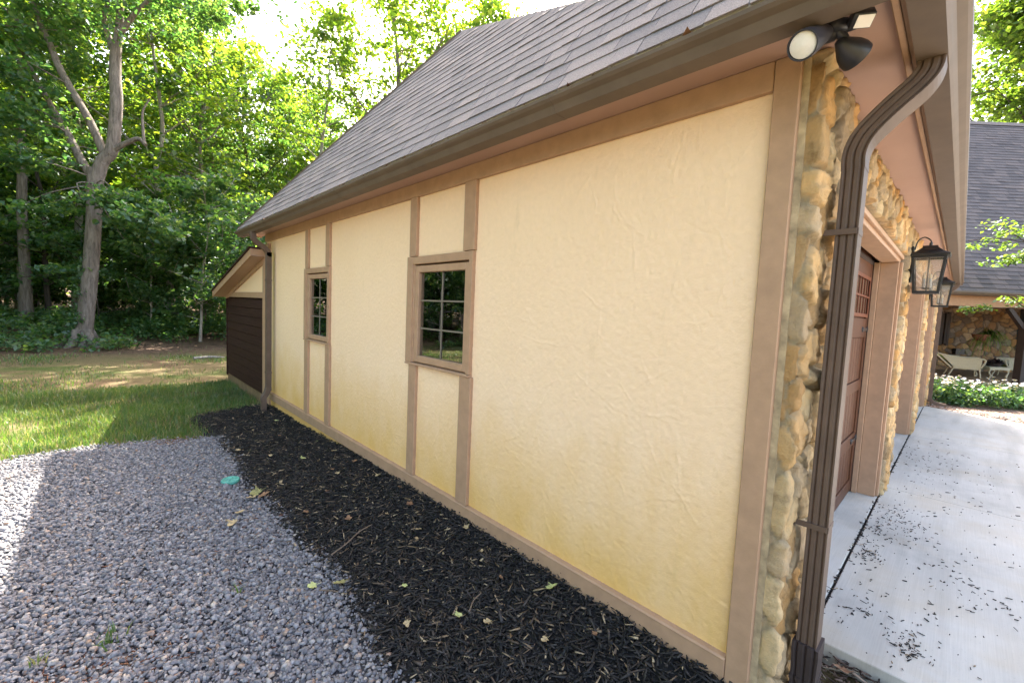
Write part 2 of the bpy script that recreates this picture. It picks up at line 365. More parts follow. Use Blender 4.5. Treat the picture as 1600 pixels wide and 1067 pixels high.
# ------------------------------------------------------------------ ground
def sstep(x, a, b):
    t = np.clip((x - a) / (b - a), 0, 1); return t * t * (3 - 2 * t)
def ground_z(x, y):
    x = np.asarray(x, float); y = np.asarray(y, float)
    sink = sstep(x, -0.75, -0.3) * (1 - sstep(y, 6.0, 6.7)) * (1 - sstep(x, 9.5, 11.0))
    z = -0.13 * sink - 0.02 * (1 - sink)
    r = np.clip(y - 13.5, 0, None) * (1 - sstep(x, 9, 14))
    rl = np.clip(-x - 7.0, 0, None)
    z = z + 0.9 * (1 - np.exp(-0.035 * r)) + 0.8 * (1 - np.exp(-0.05 * rl))
    far = np.clip(np.hypot(x, y) - 6, 0, 1)
    return z + 0.05 * (fbm(x * 0.6, y * 0.6, 3) - 0.5) * far * (1 - sstep(x, 6, 9))
def axis_pts(lo, hi):
    a = list(np.arange(-14, 26.01, 0.25)); s = 0.25; v = 26.0
    while v < hi: s *= 1.25; v += s; a.append(v)
    s = 0.25; v = -14.0
    while v > lo: s *= 1.25; v -= s; a.insert(0, v)
    return np.array(a)
gx = axis_pts(-500, 500); gy = axis_pts(-500, 500)
GX, GY = np.meshgrid(gx, gy); nx_, ny_ = len(gx), len(gy)
idx = np.arange(nx_ * ny_).reshape(ny_, nx_)
GF = np.stack([idx[:-1, :-1], idx[:-1, 1:], idx[1:, 1:], idx[1:, :-1]], -1).reshape(-1, 4)
g = link('ground', np_mesh('ground', np.stack([GX, GY, ground_z(GX, GY)], -1).reshape(-1, 3), GF, True), M['ground'])
tag(g, kind='structure')

# driveway: cast slabs with real joints
dw = MB()
def dw_far(y): return 10.45 + 0.5 * y
cuts = [0.8, 3.83, 6.86]
for i, x0 in enumerate(cuts):
    for (y1, y0) in ((-0.052, -4.4), (-4.406, -9.0)):
        a0 = x0 + (0.003 if i else 0)
        if i < 2: dw.prism([(a0, y0), (cuts[i + 1] - 0.003, y0), (cuts[i + 1] - 0.003, y1), (a0, y1)], 2, -0.11, 0.0)
        else: dw.prism([(a0, y0), (max(a0 + 0.05, dw_far(y0)), y0), (dw_far(y1), y1), (a0, y1)], 2, -0.11, 0.0)
dw.box(0.62, 10.75, -0.038, 0.35, -0.11, 0.0)
o = dw.build('driveway', M['concrete'], None, 0.004); tag(o, kind='structure')
jt = MB().box(0.72, 10.4, -0.053, -0.037, -0.1, -0.012); jt.box(3.825, 3.835, -9, -0.052, -0.1, -0.008); jt.box(6.855, 6.865, -9, -0.052, -0.1, -0.008)
o = jt.build('driveway_joint', M['mulchbed']); tag(o, kind='structure')

# ------------------------------------------------------------------ THE GARAGE
G = empty('garage', (0, 0, 0), label='detached garage with cream stucco side wall, taupe timber trim, fieldstone front and brown wooden doors', cat='garage')
LEN_Y, END_X = 6.72, 10.75
WIN = [(1.80, 2.63), (4.25, 5.03)]     # outer casing of both windows along Y
WZ = (1.13, 1.98)
rng = np.random.default_rng(11)

# stucco wall with trowel strokes
RES = 0.0055
ys = np.arange(-0.0, LEN_Y + RES, RES); zs = np.arange(-0.08, 2.545, RES)
YY, ZZ = np.meshgrid(ys, zs)
H = 0.0012 * (fbm(YY * 5, ZZ * 5, 5, 5) - 0.5) + 0.0036 * (fbm(YY * 55, ZZ * 55, 9, 3) - 0.5)
for k in range(1500):
    cy0, cz0 = rng.uniform(0, LEN_Y), rng.uniform(0.1, 2.5); ang = rng.choice([rng.uniform(-0.4, 0.9), rng.uniform(0.9, 2.2), rng.uniform(0, 3.14)]); L = rng.uniform(0.02, 0.20)
    hgt = rng.uniform(0.0005, 0.0023) * rng.choice([1, 1, -0.6]); wdt = rng.uniform(0.0028, 0.006); curv = rng.normal(0, 0.9)
    m = int(L / RES) + 6
    i0, i1 = max(0, int((cz0 + 0.08) / RES) - m), min(len(zs), int((cz0 + 0.08) / RES) + m); j0, j1 = max(0, int(cy0 / RES) - m), min(len(ys), int(cy0 / RES) + m)
    if i1 <= i0 or j1 <= j0: continue
    dy = YY[i0:i1, j0:j1] - cy0; dz = ZZ[i0:i1, j0:j1] - cz0
    u = dy * math.cos(ang) + dz * math.sin(ang); w = -dy * math.sin(ang) + dz * math.cos(ang) - curv * u * u
    w = w + 0.010 * (vnoise(u * 30, u * 0 + k, 2) - 0.5) + 0.004 * (vnoise(u * 110, u * 0 + k, 4) - 0.5)
    e = np.clip(1 - np.abs(u) / L, 0, 1) ** 0.6
    prof = np.where(w > 0, np.exp(-(w / (wdt * 0.45)) ** 2), np.exp(-(w / (wdt * 1.3)) ** 2))   # a steep lip on one side, feathered on the other
    H[i0:i1, j0:j1] += hgt * e * prof
V = np.stack([-H, YY, ZZ], -1).reshape(-1, 3)
idx = np.arange(len(V)).reshape(YY.shape)
keep = np.ones((len(zs) - 1, len(ys) - 1), bool)
yc = (ys[:-1] + ys[1:]) / 2; zc = (zs[:-1] + zs[1:]) / 2
for a, b in WIN:
    keep &= ~(((yc > a + 0.03) & (yc < b - 0.03))[None, :] & ((zc > WZ[0] + 0.02) & (zc < WZ[1] - 0.04))[:, None])
Q = np.stack([idx[:-1, :-1], idx[1:, :-1], idx[1:, 1:], idx[:-1, 1:]], -1)[keep]
link('stucco_wall', np_mesh('stucco_wall', V, Q, True), M['stucco'], G)

T = -0.027                                   # face of the timber trim
def board(name, y0, y1, z0, z1, x0=T, x1=0.004, mat='trim'):
    return MB().box(x0, x1, y0, y1, z0, z1).build(name, M[mat], G, 0.003)
board('corner_board', 0.0, 0.084, 0.02, 2.538)
board('corner_board', 6.50, 6.735, 0.02, 2.40)
board('frieze_board', 0.086, 6.71, 2.435, 2.5385, T + 0.001)
wt = MB().box(T - 0.002, 0.004, 0.0855, 6.498, 0.145, 0.238).prism([(T - 0.006, 0.2385), (0.004, 0.2385), (0.004, 0.250), (T + 0.004, 0.246)], 1, 0.0855, 6.498)
wt.build('water_table', M['trim'], G, 0.002)
for y0, y1 in ((1.782, 1.905), (2.476, 2.580), (4.232, 4.352), (4.893, 5.012)): board('trim_post', y0, y1, 0.2505, WZ[0] + 0.003)
for y0, y1 in ((1.792, 1.912), (2.512, 2.608), (4.258, 4.363), (4.905, 5.000)): board('trim_post', y0, y1, WZ[1] + 0.002, 2.434)

def window(y0, y1, first):
    f = MB(); z0, z1 = WZ; fx = T - 0.003
    zi0, zi1 = z0 + 0.024, z1 - 0.06; yi0, yi1 = y0 + 0.036, y1 - 0.082
    f.box(fx, 0.03, y0, yi0, z0 + 0.022, z1 - 0.002)
    f.box(fx, 0.03, yi1, y1, z0 + 0.022, z1 - 0.002)
    f.box(fx + 0.001, 0.03, yi0, yi1, zi1, z1 - 0.003)
    # inner stop on the far jamb
    f.box(T + 0.006, 0.035, yi1 - 0.018, yi1 - 0.0005, zi0, zi1 - 0.0005)
    w = f.build('window', M['trim'], G, 0.002)
    if first: w['label'] = 'window nearer the stone corner with casing, sash and grille'
    s = MB(); s.prism([(fx - 0.005, z0 + 0.004), (0.03, z0 + 0.004), (0.03, z0 + 0.024), (fx - 0.003, z0 + 0.019)], 1, y0 - 0.001, y1 + 0.001)
    s.build('sill', M['trim'], w, 0.002)
    a0, a1, b0, b1 = yi0 + 0.004, yi1 - 0.020, zi0 + 0.006, zi1 - 0.012; sw = 0.052
    sa = MB(); X0, X1 = T + 0.010, 0.028
    sa.box(X0, X1, a0, a0 + sw, b0, b1); sa.box(X0, X1, a1 - sw, a1, b0, b1)
    sa.box(X0, X1, a0 + sw, a1 - sw, b0, b0 + sw); sa.box(X0, X1, a0 + sw, a1 - sw, b1 - sw, b1)
    sa.build('sash', M['trim'], w, 0.004)
    ga, gb, gc, gd = a0 + sw, a1 - sw, b0 + sw, b1 - sw
    p = MB().box(0.010, 0.014, ga - 0.004, gb + 0.004, gc - 0.004, gd + 0.004); p.build('pane', M['glass'], w)
    gr = MB(); ym = (ga + gb) / 2
    gr.box(0.0040, 0.0095, ym - 0.006, ym + 0.006, gc, gd)
    for t in (1 / 3, 2 / 3): gr.box(0.0045, 0.0092, ga, gb, gc + (gd - gc) * t - 0.006, gc + (gd - gc) * t + 0.006)
    gr.build('grille', M['grille'], w)
for i, (a, b) in enumerate(WIN): window(a, b, i == 0)

# fieldstone front, as a real relief
DOORS = [(0.66, 3.40), (4.09, 6.83), (7.52, 10.23)]
DTOP = 2.18
def stone_relief(U, Z, seed, cw=0.19, ch=0.15, depth=0.055, pal=None, mort=(0.37, 0.30, 0.20)):
    wx = U + 0.10 * (fbm(U * 6, Z * 6, seed, 5) - 0.47); wz = Z + 0.10 * (fbm(U * 6 + 9, Z * 6, seed + 3, 5) - 0.47)
    gu = wx / cw; gz = wz / ch; iu = np.floor(gu); iz = np.floor(gz)
    d1 = np.full(U.shape, 9.0); d2 = np.full(U.shape, 9.0); cid = np.zeros(U.shape); 
    for a in (-2, -1, 0, 1, 2):
        for b in (-2, -1, 0, 1, 2):
            ci = iu + a; cj = iz + b
            px = ci + 0.5 + 0.85 * (hashn(ci, cj, seed) - 0.5) + 0.5 * (np.mod(cj, 2)); pz = cj + 0.5 + 0.8 * (hashn(ci, cj, seed + 1) - 0.5)
            sz = 0.82 + 0.5 * hashn(ci, cj, seed + 2)
            d = np.hypot((gu - px) * (0.8 + 0.45 * hashn(ci, cj, seed + 7)), gz - pz) / sz
            m1 = d < d1; m2 = (~m1) & (d < d2)
            d2 = np.where(m1, d1, np.where(m2, d, d2)); cid = np.where(m1, hashn(ci, cj, seed + 5), cid); d1 = np.where(m1, d, d1)
    e = d2 - d1
    s = sstep(e, 0.04, 0.13)
    dome = np.sqrt(np.clip(1 - np.clip(1 - e / 0.75, 0, 1) ** 2, 0, 1))
    tl = (hashn(np.floor(cid * 997), 3.0, seed) - 0.5) * (gu - np.round(gu)) + (hashn(np.floor(cid * 997), 5.0, seed) - 0.5) * (gz - np.round(gz))
    h = s * (0.72 + 0.28 * dome + 0.85 * tl) * depth * (0.45 + 0.8 * cid) + 0.026 * (0.5 - np.abs(fbm(U * 11, Z * 11, seed + 8, 5) - 0.47) * 2.2) * (0.15 + s) - 0.010 + 0.010 * (fbm(U * 50, Z * 50, seed + 9, 3) - 0.47)
    pal = np.array(pal); k = (np.mod(cid * 7.31, 1) * len(pal)).astype(int) % len(pal)
    col = pal[k] * (0.8 + 0.4 * np.mod(cid * 13.7, 1))[..., None]
    col = col * s[..., None] + np.array(mort) * (1 - s[..., None])
    return h, col, s
PAL = [(0.56, 0.37, 0.19), (0.52, 0.32, 0.145), (0.58, 0.43, 0.25), (0.46, 0.345, 0.22), (0.54, 0.31, 0.12), (0.48, 0.36, 0.23), (0.60, 0.40, 0.20), (0.60, 0.45, 0.26)]
def stone_mesh(name, us, zs, pathf, seed, keepf, mat, parent, **kw):
    U, Z = np.meshgrid(us, zs); h, col, s = stone_relief(U, Z, seed, **kw)
    px, py, nxx, nyy = pathf(U)
    V = np.stack([px + nxx * h, py + nyy * h, Z], -1).reshape(-1, 3)
    idx = np.arange(U.size).reshape(U.shape); uc = (us[:-1] + us[1:]) / 2; zc = (zs[:-1] + zs[1:]) / 2
    keep = keepf(*np.meshgrid(uc, zc))
    F = np.stack([idx[:-1, :-1], idx[:-1, 1:], idx[1:, 1:], idx[1:, :-1]], -1)[keep]
    # return the rim to the wall behind
    E = np.concatenate([F[:, [0, 1]], F[:, [1, 2]], F[:, [2, 3]], F[:, [3, 0]]]); key = np.minimum(E[:, 0], E[:, 1]).astype(np.int64) * len(V) + np.maximum(E[:, 0], E[:, 1])
    uq, inv, cnt = np.unique(key, return_inverse=True, return_counts=True); B = E[cnt[inv] == 1]
    ub = np.unique(B); back = {v: len(V) + i for i, v in enumerate(ub)}
    nn = np.stack([nxx, nyy, 0 * nxx], -1).reshape(-1, 3); base = np.stack([px, py, Z], -1).reshape(-1, 3)
    VB = base[ub] - nn[ub] * 0.05
    mp = np.zeros(len(V), int); mp[ub] = np.arange(len(ub)) + len(V)
    F2 = np.stack([B[:, 1], B[:, 0], mp[B[:, 0]], mp[B[:, 1]]], -1)
    me = np_mesh(name, np.concatenate([V, VB]), np.concatenate([F, F2]), True)
    at = me.attributes.new('tint', 'FLOAT_COLOR', 'POINT')
    c4 = np.concatenate([np.concatenate([col, s[..., None]], -1).reshape(-1, 4), np.tile(np.array([[0.2, 0.18, 0.16, 0]]), (len(VB), 1))])
    at.data.foreach_set('color', c4.astype(np.float32).ravel())
    return link(name, me, M[mat], parent)
SIDE = 0.056
def path_front(U):
    # wraps the corner: along -Y on the side, then +X along the front
    t = sstep(U, SIDE - 0.02, SIDE + 0.03)
    px = np.where(U < SIDE, 0.006, 0.006 + (U - SIDE)); py = np.where(U < SIDE, -U, -SIDE)
    ang = t * math.pi / 2
    return px, py, -np.cos(ang) * (1 - 0.75 * (U < SIDE)), -np.sin(ang)
def keep_front(U, Z):
    X = U - SIDE + 0.012; k = np.ones(U.shape, bool)
    for a, b in DOORS: k &= ~((X > a - 0.105) & (X < b + 0.105) & (Z < DTOP + 0.07))
    k &= ~((X > 0.5) & (Z < -0.05) & (X < 0.56))
    return k
stone_mesh('stone_veneer', np.concatenate([np.arange(0, 4.2, 0.011), np.arange(4.2, END_X + SIDE, 0.016)]), np.arange(-0.14, 2.542, 0.011), path_front, 21, keep_front, 'stone', G, cw=0.14, ch=0.155, depth=0.026, pal=PAL)
# mortar strip that closes the gap between corner board and first stones
MB().box(-0.003, 0.03, -0.024, -0.0005, -0.14, 2.538).build('mortar_return', m_paint('mortar', (0.37, 0.285, 0.175), 0.4, 0.95, 16, 1.0, 45), G)

# hidden carcass: front backing, far and rear walls, ceiling, floor
bk = MB()
bk.box(0.03, DOORS[0][0] - 0.02, 0.001, 0.12, -0.1, 2.54)
for a, b in ((DOORS[0][1] + 0.02, DOORS[1][0] - 0.02), (DOORS[1][1] + 0.02, DOORS[2][0] - 0.02), (DOORS[2][1] + 0.02, END_X - 0.01)): bk.box(a, b, 0.001, 0.12, -0.1, 2.54)
for a, b in DOORS: bk.box(a - 0.02, b + 0.02, 0.001, 0.12, DTOP + 0.02, 2.54)
bk.box(END_X - 0.15, END_X, 0.125, 6.7, -0.1, 2.54); bk.box(0.03, END_X - 0.16, 6.6, 6.72, -0.1, 2.54)
bk.box(0.02, END_X - 0.16, 0.36, 6.59, 2.545, 2.56); bk.box(0.03, END_X - 0.16, 0.36, 6.59, -0.1, -0.01)
bk.build('inner_wall', M['stucco'], G)

def garage_door(x0, x1):
    # casing and jambs
    f = MB()
    for s, xe in ((-1, x0), (1, x1)):
        a, b = (xe - 0.10, xe) if s < 0 else (xe, xe + 0.10)
        f.box(a, b, -0.022, 0.108, 0.002, DTOP + 0.062 if False else DTOP)      # wide jamb block
        f.box(min(a, b) + (0.0 if s < 0 else 0.042), max(a, b) - (0.042 if s < 0 else 0.0), -0.044, -0.0222, 0.002, DTOP)
        f.box(xe - (0.0 if s < 0 else 0.03), xe + (0.03 if s < 0 else 0.0), 0.1085, 0.15, 0.002, DTOP - 0.001)
    f.box(x0 - 0.10, x1 + 0.10, -0.022, 0.108, DTOP + 0.0005, DTOP + 0.062)
    f.box(x0 - 0.10, x1 + 0.10, -0.044, -0.0222, DTOP + 0.03, DTOP + 0.062)
    fr = f.build('door_frame', M['trim'], G, 0.003)
    st = MB().box(x0 - 0.01, x0 + 0.028, 0.151, 0.168, 0.004, DTOP - 0.002).box(x1 - 0.028, x1 + 0.01, 0.151, 0.168, 0.004, DTOP - 0.002).box(x0, x1, 0.1515, 0.1675, DTOP - 0.03, DTOP + 0.01)
    st.build('weather_strip', M['dark'], G)
    Y = 0.172; xm = (x0 + x1) / 2; d = MB(); tr = MB()
    d.box(x0 - 0.02, x1 + 0.02, Y, Y + 0.045, 0.004, DTOP + 0.09)
    hz = [0.012, 0.55, 1.09, 1.63, DTOP + 0.08]
    lites = []
    for side in (0, 1):
        a, b = (x0 + 0.02, xm - 0.012) if side == 0 else (xm + 0.012, x1 - 0.02)
        # stiles and rails of a carriage leaf
        for u0, u1 in ((a, a + 0.10), (b - 0.10, b)): tr.box(u0, u1, Y - 0.018, Y, 0.02, DTOP - 0.02)
        for z0, z1 in ((0.02, 0.14), (0.48, 0.60), (1.00, 1.10), (1.49, 1.66), (2.03, DTOP - 0.02)): tr.box(a + 0.10, b - 0.10, Y - 0.017, Y - 0.0005, z0, z1)
        # vertical v-groove boards inside the panels
        n = 9
        for z0, z1 in ((0.14, 0.48), (0.60, 1.00), (1.10, 1.49)):
            for i in range(n):
                u0 = a + 0.10 + (b - a - 0.20) * i / n; u1 = a + 0.10 + (b - a - 0.20) * (i + 1) / n
                d.box(u0 + 0.004, u1 - 0.004, Y - 0.007, Y - 0.0005, z0 + 0.004, z1 - 0.004)
        # raised moulding round the glazed panel, two rows of four lites
        ga, gb, gz0, gz1 = a + 0.10, b - 0.10, 1.67, 2.03
        for (p0, p1, q0, q1) in ((ga, gb, gz0, gz0 + 0.03), (ga, gb, gz1 - 0.03, gz1), (ga, ga + 0.03, gz0 + 0.03, gz1 - 0.03), (gb - 0.03, gb, gz0 + 0.03, gz1 - 0.03)): lites.append(('m', p0, p1, q0, q1))
        for i in range(1, 8):
            x = ga + 0.03 + (gb - ga - 0.06) * i / 8; lites.append(('m', x - 0.008, x + 0.008, gz0 + 0.03, gz1 - 0.03))
        zmid = (gz0 + gz1) / 2; lites.append(('h', ga + 0.03, gb - 0.03, zmid - 0.008, zmid + 0.008)); lites.append(('g', ga + 0.01, gb - 0.01, gz0 + 0.01, gz1 - 0.01))
    dr = d.build('garage_door', M['door'], G, 0.002)
    tr.build('door_rail', M['door'], dr, 0.003)
    mo = MB(); gl = MB()
    for k, p0, p1, q0, q1 in lites:
        if k == 'm': mo.box(p0, p1, Y - 0.026, Y - 0.0185, q0, q1)
        elif k == 'h': mo.box(p0, p1, Y - 0.0255, Y - 0.0187, q0, q1)
        else: gl.box(p0, p1, Y - 0.012, Y - 0.008, q0, q1)
    mo.build('window_moulding', M['doortrim'], dr, 0.001); gl.build('door_glass', M['glass'], dr)
    for hzz in (0.54, 1.56):
        for s in (-1, 1):
            hx = x0 + 0.03 if s < 0 else x1 - 0.03
            h = MB(); e = hx + 0.26 * (-s)
            h.box(min(hx, e), max(hx, e), Y - 0.026, Y - 0.0185, hzz - 0.014, hzz + 0.014)
            h.lathe([(0.0, 0), (0.026, 0), (0.022, 0.008), (0, 0.009)], (e, Y - 0.0185, hzz), 12, Matrix.Rotation(rad(90), 3, 'X'))
            h.lathe([(0.0, 0), (0.030, 0), (0.024, 0.010), (0, 0.011)], (hx + 0.03 * (-s), Y - 0.0185, hzz), 12, Matrix.Rotation(rad(90), 3, 'X'))
            h.build('strap_hinge', M['black'], dr)
    for s in (-1, 1):
        x = xm + s * 0.07
        h = MB().tube(smooth_path([(x, Y - 0.019, 0.78), (x, Y - 0.05, 0.80), (x, Y - 0.062, 0.87), (x, Y - 0.05, 0.94), (x, Y - 0.019, 0.96)], 4), 0.009, 8)
        h.box(x - 0.018, x + 0.018, Y - 0.024, Y - 0.0182, 0.75, 0.79); h.box(x - 0.018, x + 0.018, Y - 0.024, Y - 0.0182, 0.95, 0.99)
        h.build('handle', M['black'], dr)
for a, b in DOORS: garage_door(a, b)

# soffits, fascias, gutters
EX = END_X + 0.30
sf = MB(); sf.box(-0.195, EX - 0.06, -0.262, -0.0001, 2.5395, 2.552); sf.box(-0.195, 0.0, 0.0, 6.98, 2.5395, 2.552); sf.box(END_X, EX - 0.06, 0.0, 6.98, 2.5395, 2.552)
sf.build('soffit', M['soffit'], G)
fa = MB(); fa.box(-0.2095, EX - 0.05, -0.2765, -0.2622, 2.522, 2.60); fa.box(-0.2095, -0.1952, -0.262, 6.98, 2.522, 2.60); fa.box(-0.195, 0.0, 6.981, 7.0, 2.522, 2.62)
fa.box(EX - 0.06, EX - 0.045, -0.262, 6.98, 2.522, 2.60)
fa.build('fascia', M['trim'], G, 0.002)
MB().box(-0.18, EX - 0.07, -0.261, -0.243, 2.517, 2.5390).build('soffit_moulding', M['trim'], G, 0.003)
def ogee(b0, sgn):
    # K-style section in (offset from fascia, z): back, bottom, ogee face, lip
    pts = [(0, 2.592), (0, 2.500), (0.078, 2.500), (0.086, 2.512), (0.096, 2.530), (0.118, 2.540), (0.128, 2.550), (0.130, 2.563), (0.122, 2.566), (0.122, 2.560), (0.006, 2.545)]
    return [(b0 + sgn * p, z) for p, z in pts]
gt = MB(); gt.prism(ogee(-0.2775, -1), 0, -0.335, EX + 0.05); gt.build('gutter', M['gutter'], G)
gt = MB(); gt.prism(ogee(-0.2105, -1), 1, -0.40, 7.08); gt.build('gutter', M['gutter'], G)
gt = MB(); gt.prism(ogee(EX - 0.044, 1), 1, -0.40, 7.0); gt.build('gutter', M['gutter'], G)
# gutter joint straps and leaf litter in the trough
for y in (0.9, 3.35, 5.6):
    sd = MB().prism([(p + (-0.0015 if p < -0.25 else 0), z + (0.0015 if z > 2.55 else -0.0015)) for p, z in ogee(-0.2105, -1)[1:9]], 1, y, y + 0.018)
    sd.build('gutter_strap', M['gutter'], G)
n = 900; Y0 = rng.uniform(-0.3, 7.0, n); V = []; F = []
for i in range(n):
    c = Vector((rng.uniform(-0.325, -0.245), Y0[i], 2.553 + rng.uniform(0, 0.022))); a = rng.uniform(0, 6.28); t = rng.normal(0, 0.5); l = rng.uniform(0.01, 0.03); w = l * 0.5
    d1 = Vector((math.cos(a), math.sin(a), t * 0.6)) * l; d2 = Vector((-math.sin(a), math.cos(a), rng.normal(0, 0.4))) * w; b = len(V)
    V += [c - d1, c + d2, c + d1, c - d2]; F.append((b, b + 1, b + 2, b + 3))
o = link('gutter_leaves', np_mesh('gutter_leaves', np.array([tuple(v) for v in V]), np.array(F)), M['debrisbrown'], G); tag(o, kind='stuff')

# roof: hipped, shingled in real courses
def clip_poly(poly, half):
    # half-planes a*u+b*v<=c
    for a, b, c in half:
        out = []
        for i in range(len(poly)):
            p, q = poly[i], poly[(i + 1) % len(poly)]; dp = a * p[0] + b * p[1] - c; dq = a * q[0] + b * q[1] - c
            if dp <= 0: out.append(p)
            if (dp < 0) != (dq < 0) and abs(dp - dq) > 1e-12:
                t = dp / (dp - dq); out.append((p[0] + (q[0] - p[0]) * t, p[1] + (q[1] - p[1]) * t))
        poly = out
        if len(poly) < 3: return []
    return poly
def shingle_slope(name, O, Uv, Vv, ulen, vlen, half, mat, parent, expo=0.14, wmin=0.14, wmax=0.32, th=0.007, seed=1):
    """O origin at the eave, Uv along the eave, Vv up the slope (unit vectors)"""
    O, Uv, Vv = Vector(O), Vector(Uv).normalized(), Vector(Vv).normalized(); Nn = Uv.cross(Vv).normalized()
    if Nn.z < 0: Nn = -Nn
    r = random.Random(seed); mb = MB(); row = 0; v = -0.03
    while v < vlen:
        u = -0.2 - r.random() * 0.3
        while u < ulen:
            w = r.uniform(wmin, wmax); lift = r.choice([0.0, 0.0, th * 0.5])
            poly = clip_poly([(u + 0.002, v + (r.random() * 0.004)), (u + w - 0.002, v + (r.random() * 0.004)), (u + w - 0.002, v + expo + 0.05), (u + 0.002, v + expo + 0.05)], half)
            if len(poly) >= 3:
                n = len(poly); top = []; bot = []
                for p in poly:
                    k = (p[1] - v) / (expo + 0.05); hh = th * (1.55 - 1.25 * k) + lift * (1 - k) + 0.002
                    P = O + Uv * p[0] + Vv * p[1]; top.append(P + Nn * hh); bot.append(P + Nn * (hh - th))
                mb.add(top + bot, [tuple(range(n)), tuple(range(2 * n - 1, n - 1, -1))] + [(i, i + n, (i + 1) % n + n, (i + 1) % n) for i in range(n)])
            u += w
        v += expo; row += 1
    return mb.build(name, M[mat], parent)
EV = -0.30; EZ = 2.604; YB, YF = 7.02, -0.335; AX, AY, AZ = 0.943, (7.02 - 0.335) / 2, 4.42
RX = END_X + 0.36; BX = RX - (AX - EV)
deck = MB(); P = [(EV, YF, EZ), (EV, YB, EZ), (RX, YB, EZ), (RX, YF, EZ), (AX, AY, AZ), (BX, AY, AZ)]
Pl = [(x, y, z - 0.02) for x, y, z in P]
deck.add(P + Pl, [(0, 4, 1), (1, 4, 5, 2), (2, 5, 3), (3, 5, 4, 0), (6, 7, 10), (7, 8, 11, 10), (8, 9, 11), (9, 6, 10, 11), (0, 1, 7, 6), (1, 2, 8, 7), (2, 3, 9, 8), (3, 0, 6, 9)])
deck.build('roof', M['shingle'], G)
vs_ = Vector((AX - EV, 0, AZ - EZ)); vl = vs_.length; hw = (YB - YF) / 2
shingle_slope('roof_shingles', (EV, YF, EZ), (0, 1, 0), vs_, YB - YF, vl, [(-vl, hw, 0.0), (vl, hw, (YB - YF) * vl), (0, -1, 0.03)], 'shingle', G, expo=0.112, wmin=0.10, wmax=0.27, th=0.0048, seed=5)
# drip edge; its sun and sky glint is put into the pale metal colour
de = MB().box(EV - 0.012, EV + 0.02, YF, YB, EZ - 0.012, EZ - 0.003); de.box(EV - 0.012, EV - 0.009, YF, YB, EZ - 0.035, EZ - 0.0125); de.build('drip_edge', m_paint('drip_glint_metal', (0.55, 0.52, 0.50), 0.1, 0.25), G)
# hip caps along the visible hip
cp = MB(); A = Vector((EV, YF, EZ)); Bv = Vector((AX, AY, AZ)); dh = (Bv - A); L = dh.length; dh.normalize()
nS = Vector((-(AZ - EZ), 0, AX - EV)).normalized(); nF = Vector((0, -(AZ - EZ), AY - YF)).normalized()
sS = dh.cross(nS).normalized(); sS = sS if sS.y > 0 else -sS
sF = dh.cross(nF).normalized(); sF = sF if sF.x > 0 else -sF
t = 0.0
while t < L + 0.05:
    p0 = A + dh * t + Vector((0, 0, 0.020)); p1 = A + dh * min(t + 0.17, L + 0.06) + Vector((0, 0, 0.013)); w = 0.13
    a0, a1 = p0 + sS * w - Vector((0, 0, 0.014)), p1 + sS * w - Vector((0, 0, 0.006)); b0, b1 = p0 + sF * w - Vector((0, 0, 0.014)), p1 + sF * w - Vector((0, 0, 0.006)); dn = Vector((0, 0, -0.005))
    cp.add([p0, p1, a0, a1, b0, b1, p0 + dn, p1 + dn, a0 + dn, a1 + dn, b0 + dn, b1 + dn], [(0, 1, 3, 2), (0, 4, 5, 1), (6, 8, 9, 7), (6, 7, 11, 10), (0, 2, 8, 6), (0, 6, 10, 4), (1, 7, 9, 3), (1, 5, 11, 7), (2, 3, 9, 8), (4, 10, 11, 5)])
    t += 0.115
cp.build('hip_cap', M['shingle'], G)
A2 = Vector((EV, YB, EZ)); hb = MB().tube([A2 + Vector((0, 0, 0.008)), Bv + Vector((0, 0, 0.012))], 0.02, 6); hb.build('hip_edge', M['gutter'], G)

# downspouts (parts of the garage)
def corr(wx, wy):
    # corrugated rectangular section: wx along first axis, wy along second
    pts = []; n = 3; d = 0.006
    for k in range(n * 4 + 1):
        t = k / (n * 4); ph = (t * n) % 1.0; pts.append((-wx / 2 + wx * t, -wy / 2 + (d if 0.30 < ph < 0.70 else 0)))
    pts.append((wx / 2, wy / 2))
    for k in range(n * 4 + 1):
        t = 1 - k / (n * 4); ph = (t * n) % 1.0; pts.append((-wx / 2 + wx * t, wy / 2 - (d if 0.30 < ph < 0.70 else 0)))
    out = []
    for p in pts:
        if not out or (abs(p[0] - out[-1][0]) + abs(p[1] - out[-1][1])) > 1e-6: out.append(p)
    return out
DX, DY = 0.232, -0.137
prof = corr(0.068, 0.088)
ds = MB().tube([(DX, DY, 0.30), (DX, DY, 1.0), (DX, DY, 2.03), (DX, DY, 2.17)], 1.0, prof=prof, up=(0, 1, 0), smooth=False)
dso = ds.build('downspout', M['metal'], G)
el = MB().tube(smooth_path([(DX, DY, 2.165), (DX, DY, 2.225), (DX, DY - 0.022, 2.285), (DX + 0.012, DY - 0.085, 2.36), (DX + 0.024, DY - 0.150, 2.425), (DX + 0.03, DY - 0.176, 2.47), (DX + 0.03, DY - 0.180, 2.512)], 4), 1.04, prof=prof, up=(0, 1, 0.3), smooth=False)
el.build('elbow', M['metal'], dso)
for z in (1.93, 0.80):
    sl = MB(); sl.tube([(DX, DY, z), (DX, DY, z + 0.022)], 1.05, prof=prof, up=(0, 1, 0), smooth=False); sl.box(DX - 0.053, DX - 0.048, DY - 0.03, -0.03, z, z + 0.021)
    sl.build('strap', M['metal'], dso)
ad = MB().tube([(DX, DY, 0.33), (DX, DY, 0.30), (DX, DY, 0.22), (DX, DY, -0.12)], [1.22, 1.24, 1.16, 1.16], prof=corr(0.072, 0.094), up=(0, 1, 0), smooth=False)
